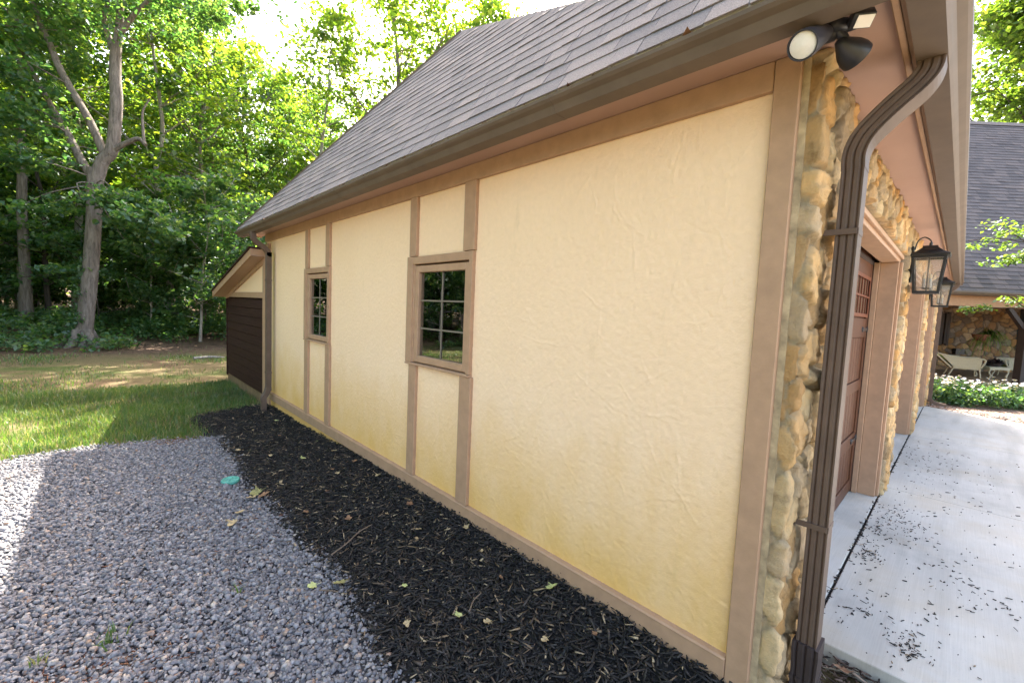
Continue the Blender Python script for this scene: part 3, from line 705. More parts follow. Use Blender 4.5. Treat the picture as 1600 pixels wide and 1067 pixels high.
for z in (0.05, 0.09, 0.13, 0.17): ad.tube([(DX, DY, z), (DX, DY, z + 0.018)], 1.24, prof=corr(0.072, 0.094), up=(0, 1, 0), smooth=False)
ad.build('drain_adapter', M['dark'], dso)
prof2 = corr(0.085, 0.062)
LX, LY = -0.085, 6.30
d2 = MB().tube(smooth_path([(-0.275, LY, 2.51), (-0.275, LY, 2.45), (-0.262, LY, 2.40), (-0.20, LY, 2.345), (-0.135, LY, 2.30), (-0.095, LY, 2.25), (LX, LY, 2.19), (LX, LY, 2.10), (LX, LY, 0.45), (LX, LY, 0.36), (LX - 0.03, LY - 0.03, 0.28), (LX - 0.07, LY - 0.05, 0.22), (LX - 0.075, LY - 0.06, 0.15), (LX - 0.075, LY - 0.06, 0.0)], 3), 1.0, prof=prof2, up=(0, 1, 0), smooth=False)
d2o = d2.build('downspout', M['metal'], G)
for z in (1.85, 0.55): MB().tube([(LX, LY, z), (LX, LY, z + 0.03)], 1.1, prof=prof2, up=(0, 1, 0), smooth=False).build('strap', M['metal'], d2o)
d3 = MB().tube(smooth_path([(10.50, -0.33, 2.51), (10.50, -0.32, 2.44), (10.50, -0.24, 2.36), (10.50, -0.15, 2.28), (10.50, -0.125, 2.2), (10.50, -0.12, 2.0), (10.50, -0.12, 0.25), (10.50, -0.13, 0.14), (10.52, -0.20, 0.075), (10.56, -0.36, 0.045)], 3), 1.0, prof=corr(0.076, 0.062), up=(1, 0, 0), smooth=False)
d3.build('downspout', M['metal'], G)

# ------------------------------------------------------------------ lean-to shed at the back
LS = empty('lean_to_shed', (0, 6.8, 0), label='lean-to shed with dark brown siding, cream gable and sloping roof beyond the stucco wall', cat='shed')
def lpart(mb, name, mat, bev=0.002):
    mb.v = [(x, y - 6.8, z) for x, y, z in mb.v]; return mb.build(name, M[mat], LS, bev)
sd = MB(); z = 0.14
while z < 1.60:
    h = min(0.142, 1.605 - z); sd.prism([(-0.012, z), (0.02, z), (0.02, z + h - 0.003), (-0.004, z + h - 0.003)], 1, 6.86, 9.38); z += 0.145
lpart(sd, 'siding', 'siding', 0.0015)
lpart(MB().box(-0.022, 0.02, 9.381, 9.44, 0.10, 1.61), 'corner_board', 'siding')
lpart(MB().box(-0.024, 0.02, 6.80, 9.42, 1.612, 1.70), 'band_board', 'trim')
lpart(MB().prism([(6.80, 1.7005), (9.42, 1.7005), (9.42, 1.84), (6.80, 2.335)], 0, -0.004, 0.05), 'stucco_gable', 'stucco', 0)
lpart(MB().box(0.0, 0.15, 6.80, 9.43, -0.08, 0.135), 'foundation', 'foundation')
lpart(MB().box(-0.026, 0.02, 6.745, 6.855, 0.02, 2.33), 'corner_trim', 'trim')
sl_ = (1.86 - 2.36) / (9.02 - 6.66)                      # fall of the roof per metre of Y
def zr(y): return 2.36 + sl_ * (y - 6.66)
ya, yb = 6.72, 9.62
lpart(MB().prism([(ya, zr(ya) - 0.20), (yb - 0.18, zr(yb - 0.18) - 0.20), (yb - 0.18, zr(yb - 0.18) - 0.13), (ya, zr(ya) - 0.13)], 0, -0.028, 0.0), 'rake_trim', 'trim')
lpart(MB().prism([(ya, zr(ya) - 0.128), (yb, zr(yb) - 0.128), (yb, zr(yb) - 0.118), (ya, zr(ya) - 0.118)], 0, -0.19, 0.02), 'soffit', 'soffit', 0)
lpart(MB().prism([(ya, zr(ya) - 0.135), (yb, zr(yb) - 0.135), (yb, zr(yb) - 0.028), (ya, zr(ya) - 0.028)], 0, -0.215, -0.192), 'rake_board', 'trim')
lpart(MB().prism([(ya, zr(ya) - 0.026), (yb + 0.03, zr(yb + 0.03) - 0.026), (yb + 0.03, zr(yb + 0.03)), (ya, zr(ya))], 0, -0.235, 6.0), 'roof', 'siding', 0)
lpart(MB().box(-0.191, 0.0, ya, ya + 0.02, zr(ya) - 0.117, zr(ya) - 0.03), 'rake_return', 'trim', 0)
lpart(MB().box(0.02, 5.8, 9.30, 9.42, -0.05, 1.80).box(5.7, 5.8, 6.85, 9.29, -0.05, 2.2), 'rear_wall', 'siding', 0)

# ------------------------------------------------------------------ lanterns
def lantern(x, label):
    L = empty('wall_lantern', (x, -0.075, 2.08), label=label, cat='lantern', group='wall lanterns between the garage doors')
    # local: wall at y=0, body hangs in front at y=-0.115
    b = MB(); b.box(-0.05, 0.05, -0.016, 0.03, -0.06, 0.27); b.box(-0.03, 0.03, -0.034, -0.0165, 0.02, 0.22)
    b.tube([(0, -0.03, 0.215), (0, -0.118, 0.215)], 0.008, 8)
    b.tube(smooth_path([(0, -0.02, 0.24), (0, -0.035, 0.32), (0, -0.075, 0.352), (0, -0.115, 0.328), (0, -0.128, 0.300)], 4), 0.0055, 6)
    b.build('bracket', M['black'], L, 0.0)
    cy_ = -0.125; zt, zb = 0.165, -0.155; wt_, wb_ = 0.108, 0.080
    fr = MB()
    ct = [(-wt_, cy_ - wt_, zt), (wt_, cy_ - wt_, zt), (wt_, cy_ + wt_, zt), (-wt_, cy_ + wt_, zt)]; cb = [(-wb_, cy_ - wb_, zb), (wb_, cy_ - wb_, zb), (wb_, cy_ + wb_, zb), (-wb_, cy_ + wb_, zb)]
    sq = [(-1, -1), (1, -1), (1, 1), (-1, 1)]
    for i in range(4):
        fr.tube([cb[i], ct[i]], 0.0095, prof=sq, up=(1, 0, 0), smooth=False)
        fr.tube([cb[i], cb[(i + 1) % 4]], 0.0105, prof=sq, up=(0, 0, 1), smooth=False); fr.tube([ct[i], ct[(i + 1) % 4]], 0.0105, prof=sq, up=(0, 0, 1), smooth=False)
    fr.build('frame', M['black'], L)
    rf = MB(); lv = [(wt_ + 0.028, zt + 0.008), (wt_ + 0.030, zt + 0.024), (wt_ - 0.020, zt + 0.052), (0.052, zt + 0.088), (0.050, zt + 0.104), (0.030, zt + 0.106)]; vs = []; fs = []
    for w, zz in lv: vs += [(-w, cy_ - w, zz), (w, cy_ - w, zz), (w, cy_ + w, zz), (-w, cy_ + w, zz)]
    for i in range(len(lv) - 1):
        for k in range(4): fs.append((i * 4 + k, i * 4 + (k + 1) % 4, i * 4 + 4 + (k + 1) % 4, i * 4 + 4 + k))
    fs += [(3, 2, 1, 0), tuple(range(len(vs) - 4, len(vs)))]; rf.add(vs, fs)
    rf.tube([(0, cy_, zt + 0.10), (0, cy_, zt + 0.135)], 0.012, 8); rf.build('lamp_roof', M['black'], L)
    gp = MB()
    for i in range(4):
        p = [Vector(cb[i]), Vector(cb[(i + 1) % 4]), Vector(ct[(i + 1) % 4]), Vector(ct[i])]; c = Vector((0, cy_, 0))
        gp.add([q + (c - Vector((q.x, q.y, 0)) + Vector((0, 0, 0))).normalized() * 0.004 for q in p], [(0, 1, 2, 3)])
    gp.build('glass_pane', M['lampglass'], L)
    st = MB(); st.tube([(0, cy_, zb + 0.01), (0, cy_, zt)], 0.006, 8); st.lathe([(0, 0), (0.03, 0), (0.034, 0.012), (0, 0.014)], (0, cy_, zb + 0.030), 12)
    st.build('stem', M['black'], L)
    for k in range(4):
        a = rad(45 + 90 * k); q = (0.030 * math.cos(a), cy_ + 0.030 * math.sin(a))
        c_ = MB().tube([(q[0], q[1], zb + 0.042), (q[0], q[1], zb + 0.125)], 0.0115, 10).build('candle_sleeve', M['candle'], L)
        MB().lathe([(0.0, 0), (0.009, 0.002), (0.013, 0.018), (0.008, 0.036), (0.0, 0.048)], (q[0], q[1], zb + 0.126), 10).build('bulb', M['bulb'], c_)
    bs = MB().box(-wb_ + 0.005, wb_ - 0.005, cy_ - wb_ + 0.005, cy_ + wb_ - 0.005, zb - 0.008, zb - 0.002).build('base', M['black'], L)
    return L
lantern(3.72, 'large black lantern on the stone pier right of the nearest garage door')
lantern(7.15, 'smaller looking black lantern on the second stone pier, partly behind the large lantern')

# ------------------------------------------------------------------ floodlight under the eave corner
def w2(px, py, d):
    v = _F + _R * ((px - 800) / 673.386) - _U * ((py - 533.5) / 673.386); return CAM + v * d
FL = empty('floodlight', (-0.105, -0.105, 2.539), label='black twin-head security floodlight with motion sensor under the eave corner', cat='floodlight')
def fpart(mb, name, mat, parent=None, bev=0.0):
    mb.v = [(x + 0.105, y + 0.105, z - 2.539) for x, y, z in mb.v]; return mb.build(name, M[mat], parent or FL, bev)
base = Vector((-0.108, -0.105, 2.5385))
mt = MB().lathe([(0.0, -0.028), (0.030, -0.028), (0.040, -0.018), (0.043, 0.0), (0, 0.0)], base, 20)
k1 = base + Vector((-0.012, 0.040, -0.035)); k2 = base + Vector((0.012, -0.028, -0.045))
mt.tube([base + Vector((0, 0.005, -0.02)), k1], [0.024, 0.016], 10); mt.tube([base + Vector((0.0, -0.008, -0.02)), k2], [0.018, 0.011], 10)
mt.tube([base + Vector((0.0, -0.02, -0.015)), base + Vector((0.012, -0.052, -0.012))], [0.016, 0.012], 10)
fpart(mt, 'mount', 'lampblack')
def lamp_head(p, d, r0, r1, ln, name='lamp_head'):
    d = d.normalized(); R = d.to_track_quat('Z', 'Y').to_matrix()
    h = fpart(MB().lathe([(0.0, -0.004), (r0 * 0.7, 0.0), (r0, 0.012), (r1 * 0.86, ln * 0.55), (r1, ln * 0.8), (r1, ln), (r1 * 0.93, ln), (r1 * 0.90, ln - 0.010), (0, ln - 0.012)], p, 28, R), name, 'lampblack')
    fpart(MB().lathe([(0.0, ln - 0.0115), (r1 * 0.9, ln - 0.0115), (r1 * 0.86, ln - 0.006), (r1 * 0.4, ln - 0.002), (0.0, ln - 0.001)], p, 28, R), 'lens', 'lens', h)
    return h
lens1 = w2(1253, 72, 1.275); b1 = w2(1290, 52, 1.36)
lamp_head(b1, lens1 - b1, 0.024, 0.041, (lens1 - b1).length)
b2 = w2(1311, 64, 1.36); e2 = w2(1346, 96, 1.385)
lamp_head(b2, (e2 - b2), 0.020, 0.045, 0.085)
# sensor: wedge box with pale window
sp = w2(1346, 29, 1.265); sr = Vector((0.55, -0.83, 0.0)).normalized(); sn = Vector((-0.45, -0.30, -0.84)).normalized(); su = sn.cross(sr).normalized(); sr = su.cross(sn).normalized()
def obox(c, hx, hy, hz): return [c + sr * (sx * hx) + su * (sy * hy) + sn * (sz * hz) for sz in (-1, 1) for sy in (-1, 1) for sx in (-1, 1)]
BF = [(0, 2, 3, 1), (4, 5, 7, 6), (0, 1, 5, 4), (2, 6, 7, 3), (0, 4, 6, 2), (1, 3, 7, 5)]
se = fpart(MB().add(obox(sp, 0.028, 0.021, 0.016), BF).tube([base + Vector((0.008, -0.045, -0.014)), sp], [0.012, 0.012], 8), 'motion_sensor', 'lampblack', None, 0.002)
fpart(MB().add(obox(sp + sn * 0.0175 + sr * 0.004, 0.021, 0.017, 0.0012), BF), 'sensor_window', 'lens', se)

# ------------------------------------------------------------------ gravel, mulch, litter
def mulch_z(x, y):
    x = np.asarray(x, float); y = np.asarray(y, float)
    near = np.exp(-np.clip(-x, 0, None) / 0.33)
    top = 0.155 - 0.115 * sstep(y, 2.2, 5.8)
    z = 0.015 + (top - 0.0) * near + 0.03 * (fbm(x * 4, y * 4, 40) - 0.5)
    corner = sstep(y, -0.25, 0.10); z = z * corner + (-0.075) * (1 - corner)
    edge = sstep(x, -1.05, -0.85); return z * edge + (-0.025) * (1 - edge)
def mulch_edge(y):
    return -0.90 - 0.05 * np.sin(y * 2.1) - 0.05 * np.sin(y * 5.3 + 1) - 0.12 * np.clip(1.2 - y, 0, 2)
mx = np.arange(-1.3, 0.07, 0.045); my = np.arange(-1.6, 6.95, 0.045); MX, MY = np.meshgrid(mx, my)
lim = 6.62 - 0.35 * np.clip(-MX - 0.5, 0, 1)
MZ = mulch_z(MX, MY) - 0.012 - 0.2 * sstep(MY, lim - 0.05, lim + 0.2) - 0.1 * (1 - sstep(MX, -1.2, -1.0))
idx = np.arange(MX.size).reshape(MX.shape); MF = np.stack([idx[:-1, :-1], idx[:-1, 1:], idx[1:, 1:], idx[1:, :-1]], -1).reshape(-1, 4)
o = link('mulch_bed', np_mesh('mulch_bed', np.stack([MX, MY, MZ], -1).reshape(-1, 3), MF, True), M['mulchbed']); tag(o, kind='structure')
def rot_rand(n, r, tilt):
    yaw = r.uniform(0, 2 * np.pi, n); t = r.normal(0, tilt, n); ax = r.uniform(0, 2 * np.pi, n)
    cy_, sy_ = np.cos(yaw), np.sin(yaw); ct, st = np.cos(t), np.sin(t)
    Rz = np.zeros((n, 3, 3)); Rz[:, 0, 0] = cy_; Rz[:, 0, 1] = -sy_; Rz[:, 1, 0] = sy_; Rz[:, 1, 1] = cy_; Rz[:, 2, 2] = 1
    kx, ky = np.cos(ax), np.sin(ax); K = np.zeros((n, 3, 3)); K[:, 0, 2] = ky; K[:, 1, 2] = -kx; K[:, 2, 0] = -ky; K[:, 2, 1] = kx
    I = np.eye(3)[None]; Rt = I + st[:, None, None] * K + (1 - ct)[:, None, None] * (K @ K)
    return Rt @ Rz
def stones(n, xy, zf, r, smin, smax, flat=(0.18, 0.50), tilt=0.36, lift=0.4):
    k = 6; a = np.linspace(0, 2 * np.pi, k, endpoint=False)[None] + r.uniform(-0.48, 0.48, (n, k))
    rr = r.uniform(0.55, 1.2, (n, k)); s = smin + (smax - smin) * r.uniform(0, 1, n) ** 1.8; asp = r.uniform(0.55, 1.0, n)
    fl = r.uniform(*flat, n) * s * 0.5
    ring = np.stack([np.cos(a) * rr * s[:, None] * 0.5, np.sin(a) * rr * (s * asp)[:, None] * 0.5], -1)
    tk = r.uniform(0.62, 1.02, (n, k))
    bot = np.concatenate([ring, -fl[:, None, None] * np.ones((n, k, 1))], -1); top = np.concatenate([ring * tk[..., None], (fl[:, None] * r.uniform(0.6, 1.1, (n, k)))[..., None]], -1)
    V = np.concatenate([bot, top], 1); V = np.einsum('nij,nkj->nki', rot_rand(n, r, tilt), V)
    V[..., 0] += xy[:, 0:1]; V[..., 1] += xy[:, 1:2]; V[..., 2] += (zf + fl * lift + r.uniform(0, 0.012, n))[:, None]
    b = (np.arange(n) * 2 * k)[:, None, None]
    side = np.array([[i, (i + 1) % k, k + (i + 1) % k, k + i] for i in range(k)]); t4 = np.array([[k, k + 1, k + 2, k + 3], [k, k + 3, k + 4, k + 5]])
    F = (np.concatenate([side, t4])[None] + b).reshape(-1, 4)
    return V.reshape(-1, 3), F
r = np.random.default_rng(3)
n = 150000; xy = np.stack([-0.78 - 3.2 * r.uniform(0, 1, n) ** 1.2, r.uniform(-0.6, 5.75, n)], -1)
edge = mulch_edge(xy[:, 1]) + r.normal(0, 0.07, n); far = 5.50 + 0.10 * np.sin(xy[:, 0] * 2.3) - 0.22 * np.clip(xy[:, 0] + 1.4, 0, 1) + r.normal(0, 0.05, n)
ok = (xy[:, 0] < edge) & (xy[:, 1] < far) & (xy[:, 0] > -3.9 + 0.3 * np.sin(xy[:, 1])); xy = xy[ok]; n = len(xy)
Vs, Fs = stones(n, xy, 0.004 + 0.02 * (fbm(xy[:, 0] * 1.5, xy[:, 1] * 1.5, 8) - 0.5) + r.uniform(-0.006, 0.012, n), r, 0.011, 0.038)
o = link('gravel', np_mesh('gravel', Vs, Fs), M['gravel']); tag(o, kind='stuff', label='grey blue crushed stone gravel beside the black mulch', cat='gravel')
gb = MB().prism([(-4.1, -1.0), (-0.85, -1.0), (-0.9, 5.2), (-1.5, 5.5), (-4.1, 5.6)], 2, -0.03, 0.002); o = gb.build('gravel_bed', M['gravelbed']); tag(o, kind='structure')

def chips(n, xy, zf, r, lmin, lmax, tilt=0.35, wk=1.0):
    L = lmin + (lmax - lmin) * r.uniform(0, 1, n) ** 2.0; W = r.uniform(0.004, 0.012, n) * (0.6 + 6 * L) * wk * r.uniform(0.5, 1.4, n); T_ = r.uniform(0.002, 0.006, n)
    x = np.array([-1, -1, 1, 1, -1, -1, 1, 1]) * 0.5; y = np.array([-1, 1, 1, -1, -1, 1, 1, -1]) * 0.5; z = np.array([-1, -1, -1, -1, 1, 1, 1, 1]) * 0.5
    tap = np.where(x[None] > 0, r.uniform(0.2, 0.8, n)[:, None], 1.0)
    V = np.stack([x[None] * L[:, None] + r.normal(0, 0.08, (n, 8)) * L[:, None], y[None] * W[:, None] * tap, z[None] * T_[:, None] * np.ones((1, 8))], -1)
    V = np.einsum('nij,nkj->nki', rot_rand(n, r, tilt), V)
    V[..., 0] += xy[:, 0:1]; V[..., 1] += xy[:, 1:2]; V[..., 2] += zf[:, None]
    f = np.array([[0, 1, 2, 3], [4, 7, 6, 5], [0, 4, 5, 1], [1, 5, 6, 2], [2, 6, 7, 3], [3, 7, 4, 0]])
    return V.reshape(-1, 3), (f[None] + (np.arange(n) * 8)[:, None, None]).reshape(-1, 4)
n = 46000; xy = np.stack([r.uniform(-1.35, 0.0, n), -0.6 + 7.4 * r.uniform(0, 1, n) ** 1.25], -1)
edge = mulch_edge(xy[:, 1]) + r.normal(0, 0.09, n); far = 6.62 - 0.35 * np.clip(-xy[:, 0] - 0.5, 0, 1) + r.normal(0, 0.06, n)
ok = (xy[:, 0] > edge) & (xy[:, 1] < far) & ~((xy[:, 1] < 0.03) & (xy[:, 0] > -0.05)); xy = xy[ok]; n = len(xy)
Vm, Fm = chips(n, xy, mulch_z(xy[:, 0], xy[:, 1]) + r.uniform(-0.006, 0.014, n), r, 0.014, 0.082)
o = link('mulch', np_mesh('mulch', Vm, Fm), M['mulch']); tag(o, kind='stuff', label='black shredded bark mulch along the stucco wall', cat='mulch')
# leaf litter between the stone corner and the driveway
n = 2600; xy = np.stack([r.uniform(-0.05, 0.80, n), r.uniform(-1.6, -0.06, n)], -1)
Vl, Fl = chips(n, xy, -0.085 + r.uniform(0, 0.035, n) + 0.02 * xy[:, 0], r, 0.02, 0.085, 0.5)
o = link('leaf_litter', np_mesh('leaf_litter', Vl, Fl), M['litter']); tag(o, kind='stuff', label='brown leaf litter at the foot of the stone corner', cat='leaf litter')
# shredded bits on the concrete
cl = [(1.22, -0.18, .11, 32), (2.37, -0.12, .18, 45), (2.58, -0.10, .14, 30), (1.16, -0.40, .10, 42), (1.95, -0.69, .15, 34), (2.19, -0.53, .16, 30), (2.9, -0.22, .2, 90), (5.4, -0.31, .35, 60), (2.0, -0.14, .09, 50), (1.05, -0.42, .06, 40), (3.3, -0.35, .5, 50), (4.6, -0.3, .5, 50), (1.5, -0.3, .3, 45), (2.6, -0.3, .35, 60), (6.2, -0.4, .6, 40), (2.4, -1.1, .7, 60), (4.2, -0.9, .8, 60), (1.5, -0.75, .4, 25)]
xs = np.concatenate([np.stack([r.normal(a, s, k), np.minimum(r.normal(b, s * 0.45, k) + 0.15 * r.normal(0, s, k), -0.06)], -1) for a, b, s, k in cl]); xs = xs[xs[:, 0] > 0.83]
Vd, Fd = chips(len(xs), xs, 0.003 + r.uniform(0, 0.006, len(xs)), r, 0.004, 0.030, 0.3, 0.75)
o = link('driveway_debris', np_mesh('driveway_debris', Vd, Fd), M['mulch']); tag(o, kind='stuff', label='dark shredded bark bits scattered on the concrete driveway', cat='debris')
jb = np.stack([r.uniform(0.85, 10, 700), r.normal(-0.045, 0.008, 700)], -1); jb = jb[r.uniform(0, 1, 700) > jb[:, 0] / 14]
Vd, Fd = chips(len(jb), jb, -0.004 + r.uniform(0, 0.006, len(jb)), r, 0.008, 0.03, 0.25)
o = link('joint_debris', np_mesh('joint_debris', Vd, Fd), M['mulch']); tag(o, kind='stuff', label='dark bark bits caught in the driveway joint', cat='debris')

n = 900; pk = r.integers(0, 4, n); ctr = np.array([(-2.0, 1.98), (-1.75, 1.85), (-1.25, 5.38), (-1.45, 2.6)])[pk]; sg = np.array([(0.14, 0.09), (0.12, 0.07), (0.10, 0.07), (0.35, 0.5)])[pk]
xy = ctr + r.normal(0, 1, (n, 2)) * sg; Vl, Fl = chips(n, xy, 0.012 + r.uniform(0, 0.012, n), r, 0.006, 0.040, 0.3, 0.45)
o = link('brown_needles', np_mesh('brown_needles', Vl, Fl), m_island('rusty_needle', [(0.0, (0.10, 0.035, 0.02)), (0.7, (0.24, 0.09, 0.045)), (1.0, (0.40, 0.25, 0.14))], 0.85)); tag(o, kind='stuff', label='rusty brown needles and crumbs caught in the gravel', cat='litter')
# dry leaves lying about: each a thing of its own
def leaf_mesh(seed, lobes=5, size=0.07, curl=0.35):
    rr = random.Random(seed); n = lobes * 4; vs = [(0, 0, 0.004)]; fs = []
    for k in range(n):
        a = 2 * math.pi * k / n; ph = k % 4
        rad_ = size * (0.55 if ph == 0 else 0.34 if ph == 2 else 0.44) * rr.uniform(0.8, 1.2) * (1.15 if abs(a - math.pi / 2) < 0.9 else 0.9)
        if abs(a - 1.5 * math.pi) < 0.2: rad_ *= 0.4
        x, y = rad_ * math.cos(a), rad_ * math.sin(a); vs.append((x, y, 0.003 + curl * (x * x + 0.4 * y * y) / size + rr.uniform(0, 0.006)))
    for k in range(n): fs.append((0, 1 + k, 1 + (k + 1) % n))
    b = len(vs); vs += [(-0.0012, -0.2 * size, 0.004), (0.0012, -0.2 * size, 0.004), (0.001, -0.75 * size, 0.012), (-0.001, -0.75 * size, 0.012)]; fs.append((b, b + 1, b + 2, b + 3))
    me = bpy.data.meshes.new('dry_leaf'); me.from_pydata(vs, [], fs); me.update(); return me
LM = [leaf_mesh(i, 5 if i % 2 else 4, 0.055 + 0.006 * i, (0.2, 0.5, 0.8)[i % 3]) for i in range(5)]
LMAT = [m_paint('tan_leaf', (0.36, 0.27, 0.15), 0.25, 0.8, 40), m_paint('brown_leaf', (0.20, 0.11, 0.06), 0.25, 0.8, 40), m_paint('yellow_green_leaf', (0.40, 0.42, 0.17), 0.2, 0.8, 40), m_paint('olive_leaf', (0.24, 0.22, 0.09), 0.3, 0.8, 40)]
def drop_leaf(name, x, y, k, mi, sc_, label, group=None, on=None):
    me = LM[k].copy(); me.materials.append(LMAT[mi]); o = link(name, me)
    z = float(mulch_z(x, y)) if x > -0.93 else 0.014
    o.location = (x, y, (z if on is None else on) + 0.016); o.rotation_euler = (random.uniform(-.3, .3), random.uniform(-.3, .3), random.uniform(0, 6.28)); o.scale = (sc_,) * 3
    tag(o, label, 'leaf', group); return o
random.seed(8)
drop_leaf('dry_leaf', -0.863, 1.815, 3, 3, 1.15, 'olive brown dry leaf lying where the mulch meets the gravel, largest of the fallen leaves')
drop_leaf('dry_leaf', -0.985, 1.90, 1, 2, 0.9, 'pale green fallen leaf on the gravel edge beside the olive leaf')
drop_leaf('dry_leaf', -0.033 - 0.08, 0.93, 4, 2, 0.8, 'yellow fallen leaf on the mulch near the foot of the large stucco panel')
for i, (x, y) in enumerate([(-0.93, 3.36), (-0.97, 3.30), (-0.90, 3.40), (-0.88, 3.30)]): drop_leaf('dry_leaf', x, y, i % 5, (3, 0, 3, 1)[i], 1.35, 'crumpled dry leaf in the heap next to the teal cover', 'dry leaves heaped next to the teal cover')
for i, (x, y) in enumerate([(-1.09, 3.085), (-1.157, 2.95)]): drop_leaf('dry_leaf', x, y, i + 1, 0, 1.2, ['tan curled leaf on gravel just beyond the heap of leaves', 'tan leaf on gravel, nearer the camera than the curled one'][i])
lp = [(-0.304, 3.27), (-0.737, 2.76), (-0.326, 2.31), (-0.161, 2.28), (-0.28, 1.95), (-0.54, 1.17), (-0.455, 1.03), (-0.307, 3.37), (-0.12, 3.81), (-0.10, 3.36), (-0.345, 1.88), (-0.12, 4.3), (-0.1, 2.9), (-0.09, 2.55), (-0.6, 4.2), (-0.35, 4.8), (-0.5, 5.3), (-0.2, 5.5), (-0.7, 3.5), (-0.55, 2.45), (-0.15, 1.45), (-0.22, 1.2), (-0.08, 1.7), (-0.62, 1.55), (-0.75, 1.3), (-0.18, 0.6), (-0.35, 0.75), (-0.5, 3.0), (-0.8, 4.6), (-0.4, 3.9)]
for i, (x, y) in enumerate(lp): drop_leaf('dry_leaf', x, y, i % 5, (0, 1, 0, 1, 0, 2)[i % 6], random.uniform(0.45, 0.85), 'small dry leaf scattered on the black mulch', 'small dry leaves scattered on the mulch')
for i, (x, y) in enumerate([(0.35, -0.20), (0.52, -0.12), (0.62, -0.3), (0.42, -0.32), (0.70, -0.2), (0.3, -0.35)]): drop_leaf('dry_leaf', x, y, i % 5, (0, 1, 1, 0, 1, 2)[i], 1.1, 'dry leaf in the litter by the downspout foot', 'dry leaves by the downspout foot', on=-0.05)
def twig(pts, rd, label):
    o = MB().tube(smooth_path(pts, 3), [rd * (1 - 0.5 * i / (len(pts) * 3)) for i in range((len(pts) - 1) * 3 + 1)], 6).build('twig', M['twig']); tag(o, label, 'twig'); return o
def on_m(x, y, d=0.016): return (x, y, float(mulch_z(x, y)) + d)
twig([on_m(-0.80, 2.12), on_m(-0.69, 2.17), on_m(-0.56, 2.25), on_m(-0.46, 2.27)], 0.0055, 'long thin brown twig lying across the black mulch')
twig([(-0.99, 1.86, 0.028), (-0.94, 1.82, 0.03), (-0.90, 1.76, 0.035)], 0.004, 'short twig on the mulch edge beside the olive leaf')
twig([on_m(-0.48, 1.15), on_m(-0.42, 1.19), on_m(-0.36, 1.20)], 0.004, 'short pale splinter on the mulch below the large stucco panel')

# teal cleanout cover
cc = empty('cleanout_cover', (-1.02, 3.78, 0.022), label='round teal plastic cleanout cover set in the gravel edge', cat='cover')
cc.rotation_euler = (0.05, -0.04, 0)
MB().lathe([(0.0, 0.0), (0.068, 0.0), (0.070, 0.012), (0.065, 0.022), (0.054, 0.024), (0.052, 0.020), (0.0, 0.020)], (0, 0, 0), 32).build('lid', M['cap'], cc)
b = MB()
for k in range(6):
    a = rad(60 * k); b.box(0.022, 0.052, -0.003, 0.003, 0.0202, 0.0235, Matrix.Rotation(a, 3, 'Z'), (0, 0, 0))
b.lathe([(0.0, 0.0202), (0.015, 0.0202), (0.013, 0.025), (0.0, 0.025)], (0, 0, 0), 16); b.build('rib', M['cap'], cc)

# ------------------------------------------------------------------ grass and weeds
def blades(n, xy, zf, r, hmin, hmax, w, lean=0.5):
    h = r.uniform(hmin, hmax, n); a = r.uniform(0, 2 * np.pi, n); ln = np.abs(r.normal(0, lean, n)) * h; b = r.uniform(0, 2 * np.pi, n)
    ww = w * r.uniform(0.6, 1.4, n)
    dx, dy = np.cos(a) * ww / 2, np.sin(a) * ww / 2; lx, ly = np.cos(b) * ln, np.sin(b) * ln
    V = np.zeros((n, 5, 3)); V[:, 0] = np.stack([xy[:, 0] - dx, xy[:, 1] - dy, zf], -1); V[:, 1] = np.stack([xy[:, 0] + dx, xy[:, 1] + dy, zf], -1)
    V[:, 2] = np.stack([xy[:, 0] + dx * 0.8 + lx * 0.35, xy[:, 1] + dy * 0.8 + ly * 0.35, zf + h * 0.6], -1); V[:, 3] = np.stack([xy[:, 0] - dx * 0.8 + lx * 0.35, xy[:, 1] - dy * 0.8 + ly * 0.35, zf + h * 0.6], -1)
    V[:, 4] = np.stack([xy[:, 0] + lx, xy[:, 1] + ly, zf + h], -1)
    bb = (np.arange(n) * 5)[:, None]
    Q = np.concatenate([bb + np.array([[0, 1, 2, 3]]), bb + np.array([[3, 2, 4, 4]])], 0)
    return V.reshape(-1, 3), bb
def blade_mesh(name, sets):
    VV = []; T3 = []; off = 0
    for V, bb in sets:
        for t in ((0, 1, 2), (0, 2, 3), (3, 2, 4)): T3.append(bb + np.array([t]) + off)
        VV.append(V); off += len(V)
    return np_mesh(name, np.concatenate(VV), np.concatenate(T3))
sets = []
n = 70000; xy = np.stack([r.uniform(-5.5, 0.1, n), r.uniform(5.3, 9.2, n)], -1)
far = 5.50 + 0.10 * np.sin(xy[:, 0] * 2.3) - 0.22 * np.clip(xy[:, 0] + 1.4, 0, 1)
ok = (xy[:, 1] > far + r.normal(0.03, 0.06, n)) & ~((xy[:, 0] > -1.0 + r.normal(0, .08, n)) & (xy[:, 1] < 6.62 - 0.35 * np.clip(-xy[:, 0] - 0.5, 0, 1) + r.normal(0, .05, n))) & ~((xy[:, 0] > -0.04) & (xy[:, 1] < 9.4))
ok &= fbm(xy[:, 0] * 1.6, xy[:, 1] * 1.6, 60) + r.normal(0, 0.1, n) > 0.34
xy = xy[ok]; sets.append(blades(len(xy), xy, ground_z(xy[:, 0], xy[:, 1]), r, 0.04, 0.105, 0.0065))
n = 95000; xy = np.stack([r.uniform(-9, 6, n), r.uniform(9.0, 16.5, n)], -1)
ok = (fbm(xy[:, 0] * 0.7, xy[:, 1] * 0.7, 61) + r.normal(0, 0.09, n) > 0.44 + 0.05 * np.clip(xy[:, 1] - 11, 0, 5)) & ~((xy[:, 0] > -0.04) & (xy[:, 1] < 9.5))
